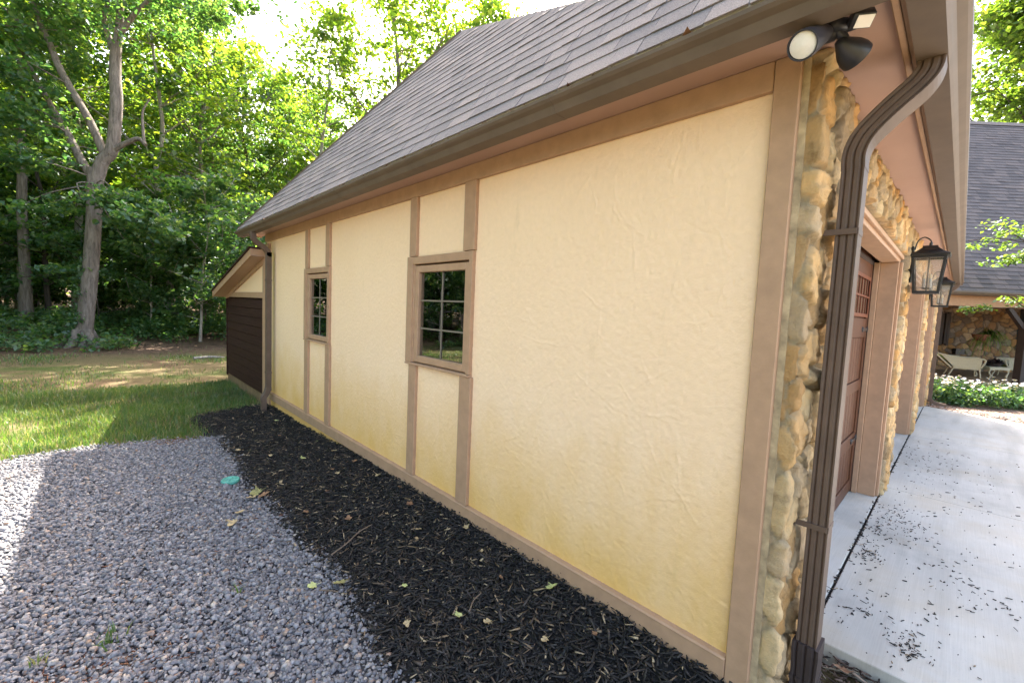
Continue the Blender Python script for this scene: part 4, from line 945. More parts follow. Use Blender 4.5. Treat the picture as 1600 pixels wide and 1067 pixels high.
xy = xy[ok]; sets.append(blades(len(xy), xy, ground_z(xy[:, 0], xy[:, 1]), r, 0.03, 0.09, 0.010))
n = 14000; xy = np.stack([r.uniform(-14, -5.2, n), r.uniform(-2, 14, n)], -1); sets.append(blades(n, xy, ground_z(xy[:, 0], xy[:, 1]), r, 0.04, 0.10, 0.014))
o = link('grass', blade_mesh('grass', sets), M['grass']); tag(o, kind='stuff', label='thin patchy green lawn grass between gravel and woods', cat='grass')
for i, (x, y, k, lb) in enumerate([(-1.80, 2.10, 26, 'larger green weed tuft growing in the gravel'), (-2.03, 2.12, 14, 'small bright weed sprout near the left edge of the gravel'), (-1.29, 2.11, 8, 'tiny weed sprout in the gravel near the mulch')]):
    p = np.stack([r.normal(x, 0.03 if i == 0 else 0.015, k), r.normal(y, 0.03 if i == 0 else 0.015, k)], -1)
    o = link('weed_tuft', blade_mesh('weed_tuft', [blades(k, p, np.full(k, 0.005), r, 0.04, 0.085, 0.008, 0.8)]), M['grass']); tag(o, lb, 'weed')
o = MB().tube([(-0.10, 12.9, 0.03), (0.25, 12.95, 0.045), (0.55, 12.85, 0.03)], [0.035, 0.03, 0.02], 8).build('fallen_branch', M['barkC']); tag(o, 'short pale fallen branch lying on the far lawn', 'branch')

# ------------------------------------------------------------------ trees
def leaf_cloud(centers, radii, per, size, r, flat=0.5, up=0.9):
    """kite leaves in flattened sprays round each centre"""
    k = len(centers); n = k * per; C0 = np.repeat(np.asarray(centers), per, 0); R0 = np.repeat(np.asarray(radii), per)
    d = r.normal(0, 1, (n, 3)); d /= np.linalg.norm(d, axis=1)[:, None]; rr = r.uniform(0, 1, n) ** 0.45
    P = C0 + d * (R0 * rr)[:, None] * np.array([1, 1, flat])
    nv = r.normal(0, 1, (n, 3)); nv[:, 2] = np.abs(nv[:, 2]) + up; nv /= np.linalg.norm(nv, axis=1)[:, None]
    t = np.cross(nv, r.normal(0, 1, (n, 3))); t /= np.linalg.norm(t, axis=1)[:, None] + 1e-9; b = np.cross(nv, t)
    s = size * r.uniform(0.6, 1.35, n)[:, None]; dr = -0.22 * s * np.array([[0, 0, 1.0]])
    V = np.stack([P - t * s * 0.5, P - t * s * 0.02 + b * s * 0.36, P + t * s * 0.55 + dr, P - t * s * 0.02 - b * s * 0.36], 1)
    return V.reshape(-1, 3), np.arange(n * 4).reshape(n, 4)
def branch_pts(p0, d, L, r, wob=0.18, rise=0.12, seg=5):
    pts = [np.array(p0, float)]; d = np.array(d, float); d /= np.linalg.norm(d)
    for i in range(seg):
        d = d + r.normal(0, wob, 3) + np.array([0, 0, rise]); d /= np.linalg.norm(d); pts.append(pts[-1] + d * L / seg)
    return pts
def tree_parts(seed, h, tr, cb, spread, nl, per, lsize, crad, lean=0.0, fork=False, droop=0.0):
    r = np.random.default_rng(seed); wood = MB(); C = []; Rr = []
    top = h * 0.93; pts = []; k = 9; ang = r.uniform(0, 6.28); bx, by = math.cos(ang) * lean, math.sin(ang) * lean
    for i in range(k + 1):
        t = i / k; pts.append((bx * t * h + r.normal(0, 0.012 * h) * t, by * t * h + r.normal(0, 0.012 * h) * t, t * top - (0.25 if i == 0 else 0)))
    rads = [tr * (1.35 if i == 0 else 1.0) * (1 - 0.88 * (i / k) ** 1.1) for i in range(k + 1)]
    sp = smooth_path(pts, 3); sr = np.interp(np.linspace(0, k, len(sp)), np.arange(k + 1), rads)
    wood.tube(sp, list(sr), 10)
    P = np.array([tuple(p) for p in sp])
    for i in range(nl):
        t = (cb + (1 - cb) * ((i + r.uniform(0, 1)) / nl) ** 0.85) * 0.97; j = min(int(t * (len(P) - 1)), len(P) - 1)
        a = i * 2.399 + r.normal(0, 0.4); el = 0.25 + 0.75 * (t - cb) / (1 - cb) + r.normal(0, 0.15) - droop
        L = spread * (0.55 + 0.75 * math.sin(math.pi * min(1, max(0.12, (t - cb) / (1 - cb) * 0.85 + 0.18)))) * r.uniform(0.7, 1.15)
        bp = branch_pts(P[j], (math.cos(a) * math.cos(el), math.sin(a) * math.cos(el), math.sin(el)), L, r, 0.16, 0.06)
        br = max(0.012, sr[j] * 0.42); wood.tube(bp, list(np.linspace(br, 0.010, len(bp))), 6)
        for q in bp[2:]:
            C.append(q + r.normal(0, 0.25 * crad, 3)); Rr.append(crad * r.uniform(0.6, 1.15))
        for m in range(3):
            q = bp[r.integers(1, len(bp) - 1)]; dd = r.normal(0, 1, 3); dd[2] = abs(dd[2]) * 0.4 - 0.1
            sb = branch_pts(q, dd, L * 0.45, r, 0.2, 0.05, 3); wood.tube(sb, list(np.linspace(br * 0.45, 0.007, len(sb))), 5)
            C.append(sb[-1]); Rr.append(crad * r.uniform(0.55, 1.0)); C.append(sb[-2]); Rr.append(crad * r.uniform(0.4, 0.8))
    V, F = leaf_cloud(C, Rr, per, lsize, r, 0.45)
    return wood, (V, F), sp
def make_tree(name, seed, leafm, barkm, **kw):
    w, (V, F), _ = tree_parts(seed, **kw)
    t = empty(name, (0, 0, 0)); w.build('trunk', M[barkm], t); link('crown', np_mesh('crown', V, F), M[leafm], t)
    return t
protos = {
    'A1': ('leafA', 'barkA', dict(h=18, tr=0.22, cb=0.30, spread=4.2, nl=22, per=37, lsize=0.21, crad=1.05)),
    'A2': ('leafB', 'barkA', dict(h=19, tr=0.20, cb=0.40, spread=3.7, nl=20, per=38, lsize=0.21, crad=1.0)),
    'A3': ('leafA', 'barkC', dict(h=16, tr=0.15, cb=0.25, spread=3.4, nl=20, per=37, lsize=0.20, crad=0.95, lean=0.04)),
    'B1': ('leafB', 'barkB', dict(h=11, tr=0.09, cb=0.18, spread=2.7, nl=18, per=36, lsize=0.17, crad=0.8, lean=0.04)),
    'B2': ('leafA', 'barkC', dict(h=9.5, tr=0.07, cb=0.15, spread=2.6, nl=16, per=36, lsize=0.17, crad=0.8, lean=0.06)),
    'C1': ('leafC', 'barkC', dict(h=5.2, tr=0.04, cb=0.12, spread=1.9, nl=13, per=42, lsize=0.14, crad=0.55, lean=0.05, droop=0.1)),
    'C2': ('leafC', 'barkB', dict(h=4.0, tr=0.03, cb=0.08, spread=1.7, nl=12, per=42, lsize=0.13, crad=0.5, lean=0.08, droop=0.15)),
}
PT = {}; used = {}
NAMES = {'A': ('tall_tree', 'tall broadleaf tree among the woodland behind the lawn', 'tree', 'tall woodland trees behind the lawn'),
         'B': ('slender_tree', 'slender mid-height tree in the woods behind the lawn', 'tree', 'slender woodland trees behind the lawn'),
         'C': ('sapling', 'leafy understory sapling at the edge of the woods', 'sapling', 'understory saplings at the woods edge')}
for i, (k, (lm, bm_, kw)) in enumerate(protos.items()): PT[k] = make_tree(NAMES[k[0]][0], 100 + i, lm, bm_, **kw)
def put_tree(k, x, y, s, rz, label=None, name=None, sz=1.0):
    src = PT[k]
    if k not in used: used[k] = True; o = src
    else: o = copy_tree(src)
    nm, lb, ct, gp = NAMES[k[0]]
    o.location = (x, y, float(ground_z(x, y)) - 0.02); o.rotation_euler = (0, 0, rz); o.scale = (s, s, s * sz)
    if 'group' in o: del o['group']
    tag(o, label or lb, ct, None if label else gp); return o
def polar(px, depth):
    """ground position for an azimuth given as an image column, at a depth along the view axis"""
    a = (px - 800) / 673.386; f = Vector((0.6934, 0.7206)); q = Vector((0.7206, -0.6934)); return (CAM.x + depth * (f.x + a * q.x), CAM.y + depth * (f.y + a * q.y))
R = random.Random(42)
# distinct trees
x, y = polar(38, 14.5); put_tree('A2', x, y, 1.0, 0.3, 'straight grey-brown trunk left of the big forked tree')
PT['A2'].scale = (0.80, 0.80, 1.0)
x, y = polar(77, 15.5); put_tree('B1', x, y, 1.0, 1.2, 'thin dark sapling-like tree between the straight trunk and the forked tree')
x, y = polar(268, 17.0); put_tree('A3', x, y, 0.9, 2.0, 'pale slim trunk right of the big forked tree')
x, y = polar(320, 19.0); put_tree('A2', x, y, 0.8, 4.0, 'slim dark forked trunk near the shed roof')
x, y = polar(606, 23.5); put_tree('A1', x, y, 1.12, 1.1, 'tall branching tree rising behind the garage roof')
x, y = polar(490, 23.0); put_tree('A3', x, y, 1.05, 5.1, 'dense leafy tree just left of the garage roof slope')
x, y = polar(740, 24.0); put_tree('A1', x, y, 1.0, 3.3, 'tree crown showing faintly above the top of the garage roof')
placed = [polar(38, 14.5), polar(77, 15.5), polar(268, 17), polar(320, 19), polar(606, 23.5), polar(490, 23), polar(740, 24), (-2.1, 16.4)]
SUNH = (math.cos(SUN_AZ), math.sin(SUN_AZ)); TANE = math.tan(SUN_EL)
LIT = [(-2.6, 4.5), (-3.0, 6.2), (-2.0, 8.2), (-1.2, 9.6), (-3.2, 9.2), (-2.2, 11.2), (-0.5, 11.5), (-4.0, 13), (-2.1, 14.5), (-1.9, 16.4), (-1, 18.5), (2, 18), (-5, 17)]
def shades(k, x, y, s):
    h = protos[k][2]['h'] * s; sp_ = protos[k][2]['spread'] * s * 0.8; n_ = 0
    for a, b in LIT:
        d = (x - a) * SUNH[0] + (y - b) * SUNH[1]; l = abs(-(x - a) * SUNH[1] + (y - b) * SUNH[0])
        if d > 0 and l < sp_ and 0.2 * h < d * TANE < h + 1.0: n_ += 1
    return n_
def try_put(k, px, d, s, mind):
    x, y = polar(px, d)
    if k[0] != 'C' and shades(k, x, y, s) > 0: return False
    if any((x - a) ** 2 + (y - b) ** 2 < mind * mind for a, b in placed): return False
    if y < 16.2 and x > -8.5: return False
    if -0.5 < x < 12 and y < 12: return False
    placed.append((x, y)); put_tree(k, x, y, s, R.uniform(0, 6.28), sz=R.uniform(0.9, 1.1)); return True
cnt = 0
for i in range(900):
    if cnt >= 48: break
    px = R.uniform(-90, 790); d = 14 + 26 * R.random() ** 1.1; k = R.choice(['A1', 'A2', 'A3', 'A1', 'B1', 'B2', 'B1', 'B2'])
    s = R.uniform(0.8, 1.1)
    if 285 < px < 450: s *= 0.78 if k[0] == 'A' else 0.95
    if px > 560 and d < 19: continue
    if try_put(k, px, d, s, 2.3): cnt += 1
cnt = 0
for i in range(900):
    if cnt >= 16: break
    if try_put(R.choice(['B1', 'B2', 'A3']), R.uniform(240, 520), R.uniform(21, 36), R.uniform(0.95, 1.25), 2.0): cnt += 1
cnt = 0
for i in range(900):
    if cnt >= 30: break
    if try_put(R.choice(['C1', 'C2']), R.uniform(-60, 420), 14.3 + 10 * R.random() ** 1.3, R.uniform(0.7, 1.2), 1.1): cnt += 1
# woods on the left of the lawn (seen in the window reflections)
for i in range(95):
    a = rad(R.uniform(100, 185)); d = R.uniform(11, 30); x = CAM.x + math.cos(a) * d; y = CAM.y + math.sin(a) * d
    if x > -9.5: x = -9.5 - R.random() * 4
    if any((x - p) ** 2 + (y - q) ** 2 < 4 for p, q in placed): continue
    placed.append((x, y)); put_tree(R.choice(['A1', 'A2', 'B1', 'B2', 'C1', 'C2', 'C1', 'C2', 'C1']), x, y, R.uniform(0.8, 1.1), R.uniform(0, 6.28))

for i in range(60):
    x, y = R.uniform(-16, -8.2), R.uniform(10.5, 29)
    if any((x - p) ** 2 + (y - q) ** 2 < 1.2 for p, q in placed): continue
    placed.append((x, y)); put_tree(R.choice(['C1', 'C2', 'C1', 'C2', 'B1']), x, y, R.uniform(0.8, 1.2), R.uniform(0, 6.28))

# the big forked tree
BT = empty('forked_tree', (-2.14, 16.44, float(ground_z(-2.14, 16.44))), label='big grey-barked forked tree standing at the edge of the lawn', cat='tree')
bx, by, bz = BT.location
def rel(pts): return [(x - bx, y - by, z - bz) for x, y, z in pts]
rr_ = np.random.default_rng(77)
tw = MB()
def limb(pts, ra, rb, n=12):
    sp = smooth_path(rel(pts), 4); tw.tube(sp, list(np.linspace(ra, rb, len(sp))), n); return sp
base_pts = rel([(-2.16, 16.44, -0.2), (-2.14, 16.44, 0.15), (-2.10, 16.44, 0.6), (-1.98, 16.47, 1.87), (-1.88, 16.52, 3.2), (-1.82, 16.58, 4.37), (-1.79, 16.61, 5.0)])
sp = smooth_path(base_pts, 4); tw.tube(sp, list(np.interp(np.linspace(0, 1, len(sp)), [0, 0.15, 0.3, 0.75, 1], [0.42, 0.235, 0.185, 0.168, 0.185])), 16)
# root flare
for a_ in (0.4, 1.7, 2.9, 4.1, 5.4): tw.tube([(-0.02 + 0.16 * math.cos(a_), 0.16 * math.sin(a_), 0.45), (-0.02 + 0.32 * math.cos(a_), 0.32 * math.sin(a_), 0.10), (-0.02 + 0.62 * math.cos(a_), 0.62 * math.sin(a_), -0.08)], [0.10, 0.11, 0.05], 8)
limbs = []
limbs.append(limb([(-1.80, 16.58, 4.6), (-1.66, 16.48, 5.2), (-1.45, 16.36, 5.6), (-1.34, 16.36, 6.84), (-1.35, 16.45, 7.6), (-1.32, 16.51, 8.44)], 0.165, 0.13))
limbs.append(limb([(-1.34, 16.48, 8.2), (-1.24, 16.50, 9.0), (-1.17, 16.55, 10.28), (-1.0, 16.6, 12.5), (-0.7, 16.9, 15)], 0.115, 0.03))
limbs.append(limb([(-1.33, 16.50, 8.1), (-1.50, 16.75, 8.9), (-1.54, 16.80, 9.3), (-1.46, 16.78, 9.9), (-1.7, 17.2, 12.5)], 0.085, 0.03))
limbs.append(limb([(-1.20, 16.42, 8.85), (-0.9, 16.21, 9.41), (-0.65, 16.0, 9.75), (-0.1, 15.6, 10.6), (0.6, 15.2, 11.5)], 0.075, 0.02))
limbs.append(limb([(-1.82, 16.60, 4.7), (-2.03, 16.82, 5.1), (-2.19, 17.05, 5.54), (-2.38, 17.29, 6.08), (-2.66, 17.62, 6.72), (-3.1, 17.9, 7.8)], 0.12, 0.05))
limbs.append(limb([(-1.58, 16.50, 5.35), (-1.89, 16.84, 6.33), (-2.42, 17.48, 7.63), (-2.67, 17.82, 8.5), (-2.89, 18.1, 9.2), (-3.2, 18.5, 10.8)], 0.11, 0.045))
limb([(-1.40, 16.28, 5.58), (-1.06, 16.0, 5.84), (-0.89, 15.84, 5.89), (-0.77, 15.72, 5.74)], 0.075, 0.05, 8)
limb([(-0.80, 15.75, 5.74), (-0.82, 15.80, 6.23), (-0.81, 15.84, 6.69), (-0.66, 15.73, 7.02)], 0.042, 0.016, 8)
C = []; Rr = []
def cl_px(px, py, d, rad_, n, spread):
    c = np.array(w2(px, py, d)) - np.array((bx, by, bz))
    for i in range(n): C.append(c + rr_.normal(0, spread, 3) * np.array([1, 1, 0.6])); Rr.append(rad_ * rr_.uniform(0.6, 1.1))
for (px, py, d, ra, n, s) in [(20, 60, 11.8, .6, 8, .55), (40, 120, 11.4, .5, 6, .45), (10, 180, 11.6, .6, 6, .5), (30, 190, 11.4, .45, 5, .35), (60, 230, 11.2, .4, 4, .3), (20, 250, 11.6, .5, 5, .45), (175, 315, 11.3, .42, 6, .3), (225, 345, 11.6, .5, 8, .4), (215, 310, 11.8, .45, 6, .4), (250, 370, 12.2, .4, 5, .35), (130, 20, 12.2, .6, 6, .5), (250, 15, 12.2, .6, 7, .6), (310, 5, 12.4, .5, 5, .5), (360, 12, 12.4, .4, 4, .4), (90, 20, 12.8, .6, 5, .5), (30, -40, 12, .8, 12, .8), (200, -70, 12, .9, 16, 1.0), (330, -60, 12.4, .8, 8, .7), (30, 330, 11.6, .5, 5, .4), (95, 100, 13.2, .5, 5, .4), (110, 420, 11.9, .3, 3, .25)]:
    cl_px(px, py, d, ra, n, s)
for l in limbs[1:]:
    for q in l[len(l) // 2:]: C.append(np.array(q) + rr_.normal(0, 0.5, 3)); Rr.append(0.8)
# twigs that carry the sprays
for c in C[::3]:
    c = np.array(c); best = min((np.array(tuple(q)) for l in limbs for q in l), key=lambda q: np.linalg.norm(q - c) + (0.8 if q[2] > c[2] else 0))
    mid = (best + c) / 2 + rr_.normal(0, 0.12, 3) + np.array([0, 0, 0.12]); tw.tube(smooth_path([best, mid, c], 3), list(np.linspace(0.022, 0.006, 7)), 5)
for i in range(70):
    a = rr_.uniform(0, 6.28); q = rr_.uniform(0.5, 3.2); C.append(np.array([math.cos(a) * q + 0.4, math.sin(a) * q, rr_.uniform(10.2, 15.5) - 0.5 * q])); Rr.append(0.85)
IV = []
for k in range(46):
    t_ = rr_.uniform(0.02, 0.62); q = np.array(tuple(sp[int(t_ * (len(sp) - 1))])); a_ = rr_.normal(3.3, 0.7); IV.append(q + np.array([math.cos(a_) * 0.22, math.sin(a_) * 0.22, 0]))
V, F = leaf_cloud(IV, [0.16] * len(IV), 26, 0.075, rr_, 1.2, 0.1); link('ivy', np_mesh('ivy', V, F), M['leafC'], BT)
tw.build('trunk', M['barkA'], BT)
V, F = leaf_cloud(C, Rr, 75, 0.135, rr_, 0.5, 0.7)
link('crown', np_mesh('crown', V, F), M['leafC'], BT)

# woodland floor plants (stuff) and far wood
n = 900; P = []
while len(P) < n:
    x = R.uniform(-10, 9); y = 15.3 + 9 * R.random() ** 1.2
    if fbm(np.array([x * 0.45]), np.array([y * 0.45]), 71)[0] + (0.10 if y > 17 else -0.02) > 0.46: P.append((x, y, float(ground_z(x, y)) + R.uniform(0.10, 0.30 + 0.35 * (y > 17.5))))
V, F = leaf_cloud(P, [R.uniform(0.25, 0.55) for _ in P], 44, 0.105, rr_, 0.5, 1.2)
o = link('woodland_plants', np_mesh('woodland_plants', V, F), M['leafC']); tag(o, kind='stuff', label='low leafy plants covering the woodland floor', cat='ground cover')
n = 1500; P = []
for i in range(n):
    px = R.uniform(-260, 840); x, y = polar(px, R.uniform(40, 62)); P.append((x, y, float(ground_z(x, y)) + R.uniform(0.3, 11.5 if not (285 < px < 450) else 9)))
for i in range(700):
    a = rad(R.uniform(97, 190)); d = R.uniform(32, 44); x = CAM.x + math.cos(a) * d; y = CAM.y + math.sin(a) * d; P.append((x, y, float(ground_z(x, y)) + R.uniform(0.3, 11)))
V, F = leaf_cloud(P, [R.uniform(1.4, 2.6) for _ in P], 40, 0.42, rr_, 0.7, 0.6)
o = link('distant_wood', np_mesh('distant_wood', V, F), M['leafB']); tag(o, kind='stuff', label='far mass of green woodland behind the nearer trees', cat='woodland')

# ------------------------------------------------------------------ the house at the right, turned 45 degrees to the garage
HR = -math.atan2(0.6934, 0.7206)
def house_xy(a, d): return (CAM.x + a * 0.7206 + d * 0.6934, CAM.y - a * 0.6934 + d * 0.7206)
hx0, hy0 = house_xy(12.0, 12.5)
HS = empty('house', (hx0, hy0, 0), HR, label='house with steep grey shingle roof and fieldstone porch beyond the garage', cat='house')
# local x = across the view (12.0 at origin), local y = away from the camera
def hp(mb, name, mat, bev=0.003): return mb.build(name, M[mat], HS, bev)
us = np.arange(2.2, 9.6, 0.022); zs2 = np.arange(0.0, 2.75, 0.022)
PALH = [(0.26, 0.17, 0.10), (0.22, 0.14, 0.08), (0.30, 0.23, 0.15), (0.16, 0.13, 0.11), (0.27, 0.16, 0.07), (0.20, 0.17, 0.14), (0.34, 0.24, 0.13)]
stone_mesh('stone_wall', us, zs2, lambda U: (U, 3.2 + 0 * U, 0 * U, -1 + 0 * U), 55, lambda U, Z: ~((U > 6.3) & (U < 7.5) & (Z > 0.95) & (Z < 2.2)), 'stone_house', HS, cw=0.26, ch=0.21, depth=0.05, pal=PALH, mort=(0.12, 0.10, 0.085))
hp(MB().box(6.25, 7.55, 3.22, 3.26, 0.9, 2.25).box(6.3, 6.35, 3.13, 3.2195, 0.95, 2.2).box(6.9, 6.94, 3.16, 3.2195, 0.95, 2.2).box(6.35, 6.9, 3.15, 3.2195, 1.5, 1.54), 'porch_window', 'bluepanel')
hp(MB().box(3.42, 3.50, 3.06, 3.14, 1.05, 2.15).box(3.56, 3.64, 3.06, 3.14, 1.05, 2.15).box(3.64, 3.72, 3.05, 3.12, 1.0, 2.2).box(3.34, 3.42, 3.05, 3.12, 1.0, 2.2), 'shutter', 'housepost')
hp(MB().box(3.98, 4.30, 3.0, 3.14, 0.70, 0.90), 'wall_box', 'black')  # small plain dark box on the porch wall
hp(MB().box(-3.5, 12, -0.08, 0.08, 2.27, 2.60), 'porch_beam', 'trim')
hp(MB().box(2.72, 2.95, -0.10, 0.10, 0.10, 2.268), 'porch_post', 'housepost')
br = MB(); br.tube([(2.72, 0, 1.72), (2.25, 0, 2.262)], 0.055, prof=[(-1, -1), (1, -1), (1, 1), (-1, 1)], up=(0, 1, 0), smooth=False); hp(br, 'brace', 'housepost', 0)
hp(MB().box(-3, 12, -0.2, 3.5, -0.1, 0.12), 'porch_floor', 'foundation')
hp(MB().box(-3, 12, 0.09, 3.3, 2.61, 2.63), 'porch_ceiling', 'housepost')
hp(MB().box(-3, 12, 3.28, 3.5, 0.0, 2.6).box(-3.0, -2.9, 0.1, 3.2, 0, 2.6), 'rear_wall', 'housepost')
gz = [(p, z) for p, z in [(-0.20, 2.56), (-0.20, 2.64), (-0.36, 2.68), (-0.37, 2.64), (-0.34, 2.58), (-0.28, 2.55)]]
hp(MB().prism(gz, 0, -3.6, 12), 'gutter', 'gutter', 0)
ridge_d, ridge_z = 5.75, 10.04; ey, ez = -0.30, 2.66
dk = MB().add([(-3.6, ey, ez), (22, ey, ez), (22, ridge_d, ridge_z), (-3.6, ridge_d, ridge_z), (22, 2 * ridge_d - ey, ez), (-3.6, 2 * ridge_d - ey, ez)], [(0, 1, 2, 3), (3, 2, 4, 5), (0, 3, 5), (1, 4, 2), (0, 5, 4, 1)]); hp(dk, 'roof', 'shingle_house', 0)
hv = Vector((0, ridge_d - ey, ridge_z - ez)); shingle_slope('roof_shingles', (-0.5, ey, ez + 0.004), (1, 0, 0), hv, 15.5, hv.length, [(1, 0, 15.5), (-1, 0, 0), (0, 1, hv.length), (0, -1, 0.05)], 'shingle_house', HS, expo=0.18, wmin=0.2, wmax=0.45, th=0.012, seed=9)
hp(MB().box(-3.6, 12, ey - 0.045, ey + 0.01, ez - 0.02, ez - 0.002), 'drip_edge', 'lens', 0)
rc = MB().prism([(ridge_d - 0.2, ridge_z - 0.17), (ridge_d, ridge_z + 0.04), (ridge_d + 0.2, ridge_z - 0.17)], 0, -3.6, 22); hp(rc, 'ridge_cap', 'shingle_house', 0)

# porch furniture; every piece a thing of its own
def hw_(x, y): return house_xy(12.0 + x, 12.5 + y)
def wicker_chair(x, y, rz, label):
    px, py = hw_(x, y); c = empty('wicker_chair', (px, py, 0.12), HR + rz, label=label, cat='chair', group='wicker chairs on the porch')
    # faces +x: back rises at -x
    for sy in (-0.30, 0.30):
        MB().tube([(0.30, sy, 0), (0.24, sy, 0.40)], 0.018, 8).build('leg', M['wicker'], c); MB().tube([(-0.42, sy, 0), (-0.28, sy, 0.34)], 0.018, 8).build('leg', M['wicker'], c)
        a = MB().tube(smooth_path([(-0.70, sy, 0.69), (-0.35, sy, 0.62), (0.05, sy, 0.585), (0.30, sy, 0.59), (0.37, sy, 0.54), (0.34, sy, 0.42), (0.28, sy, 0.30)], 4), 0.024, 8)
        a.add([(-0.62, sy - 0.012, 0.655), (0.30, sy - 0.012, 0.57), (0.27, sy - 0.012, 0.28), (-0.28, sy - 0.012, 0.26), (-0.62, sy + 0.012, 0.655), (0.30, sy + 0.012, 0.57), (0.27, sy + 0.012, 0.28), (-0.28, sy + 0.012, 0.26)], [(0, 1, 2, 3), (7, 6, 5, 4), (0, 4, 5, 1), (1, 5, 6, 2), (2, 6, 7, 3), (3, 7, 4, 0)])
        a.build('arm', M['wicker'], c)
    MB().box(-0.32, 0.30, -0.30, 0.30, 0.24, 0.29).build('seat', M['wicker'], c, 0.01)
    b = MB(); b.add([(-0.34, -0.31, 0.27), (-0.34, 0.31, 0.27), (-0.74, 0.33, 0.70), (-0.74, -0.33, 0.70), (-0.38, -0.31, 0.26), (-0.38, 0.31, 0.26), (-0.785, 0.33, 0.69), (-0.785, -0.33, 0.69)], BF_ := [(0, 1, 2, 3), (7, 6, 5, 4), (0, 4, 5, 1), (1, 5, 6, 2), (2, 6, 7, 3), (3, 7, 4, 0)])
    b.tube([(-0.76, -0.33, 0.70), (-0.76, 0.33, 0.70)], 0.028, 8); b.build('backrest', M['wicker'], c)
    q = MB().box(-0.26, 0.30, -0.27, 0.27, 0.292, 0.40).build('cushion', M['cushion'], c, 0.03)
    q = MB().add([(-0.27, -0.27, 0.40), (-0.27, 0.27, 0.40), (-0.64, 0.27, 0.68), (-0.64, -0.27, 0.68), (-0.335, -0.27, 0.36), (-0.335, 0.27, 0.36), (-0.70, 0.27, 0.66), (-0.70, -0.27, 0.66)], BF_).build('back_cushion', M['cushion'], c, 0.0)
    return c
wicker_chair(2.42, 1.15, -0.62, 'cream wicker armchair with olive cushion, reclining left of the small table')
wicker_chair(4.45, 1.5, math.pi - 0.5, 'cream wicker chair half hidden behind the dark porch post')
px, py = hw_(3.22, 1.1); tb = empty('wicker_table', (px, py, 0.12), HR, label='small cream wicker table with curved legs beside the reclining chair', cat='table')
tb.scale = (1, 1, 0.75)
MB().box(-0.34, 0.34, -0.24, 0.24, 0.44, 0.475).build('tabletop', M['wicker'], tb, 0.01)
ap = MB().prism([(-0.33, 0.438), (0.33, 0.438), (0.29, 0.33), (0.15, 0.365), (-0.15, 0.365), (-0.29, 0.33)], 1, -0.23, 0.23); ap.build('apron', M['wicker'], tb)
for sx in (-1, 1):
    for sy in (-1, 1): MB().tube(smooth_path([(sx * 0.27, sy * 0.2, 0.36), (sx * 0.30, sy * 0.2, 0.24), (sx * 0.24, sy * 0.2, 0.10), (sx * 0.27, sy * 0.2, 0.0)], 3), 0.022, 8).build('leg', M['wicker'], tb)
px, py = hw_(3.25, 1.1); pb = empty('planter_basket', (px, py, 0.478), HR, label='dark plant in a low basket on the wicker table', cat='planter')
MB().lathe([(0.0, 0.0), (0.14, 0.0), (0.18, 0.10), (0.165, 0.10), (0.0, 0.08)], (0, 0, 0), 16).build('basket', M['housepost'], pb)
V, F = leaf_cloud([(0, 0, 0.15), (0.18, 0, 0.13), (-0.16, 0.05, 0.14), (0.05, -0.1, 0.16)], [0.16, 0.14, 0.14, 0.14], 90, 0.06, rr_, 0.6)
link('foliage', np_mesh('foliage', V, F), m_leaf('purple_leaf', [(0, (0.015, 0.008, 0.012)), (1, (0.035, 0.015, 0.022))], (1.2, 1, 1), 0.3), pb)
# hanging basket
px, py = hw_(3.62, 1.9); hb_ = empty('hanging_basket', (px, py, 1.40), HR, label='rusty hanging basket with long green strap leaves in front of the porch stone wall', cat='hanging plant')
MB().lathe([(0.0, -0.16), (0.10, -0.15), (0.20, -0.04), (0.23, 0.06), (0.215, 0.06), (0.0, 0.03)], (0, 0, 0), 18).build('basket', M['terracotta'], hb_)
ch = MB()
for k in range(3):
    a = rad(120 * k + 30); ch.tube([(0.22 * math.cos(a), 0.22 * math.sin(a), 0.06), (0, 0, 0.62), (0, 0, 1.20)], 0.004, 5)
ch.build('chain', M['black'], hb_)
V = []; F = []
for i in range(130):
    a = rr_.uniform(0, 6.28); L = rr_.uniform(0.3, 0.75); w = rr_.uniform(0.012, 0.022); up = rr_.uniform(0.2, 1.1); c0 = np.array([0.26, -0.05, 0.06]) + rr_.normal(0, 0.06, 3)
    for k in range(6):
        t = k / 5; p = c0 + np.array([math.cos(a) * L * t, math.sin(a) * L * t, L * up * t - 1.5 * L * t * t]); s = np.array([-math.sin(a), math.cos(a), 0]) * w * (1 - 0.85 * t)
        V += [p - s, p + s]
        if k: b = len(V) - 4; F.append((b, b + 1, b + 3, b + 2))
link('strap_leaves', np_mesh('strap_leaves', np.array(V), np.array(F)), M['leafO'], hb_)

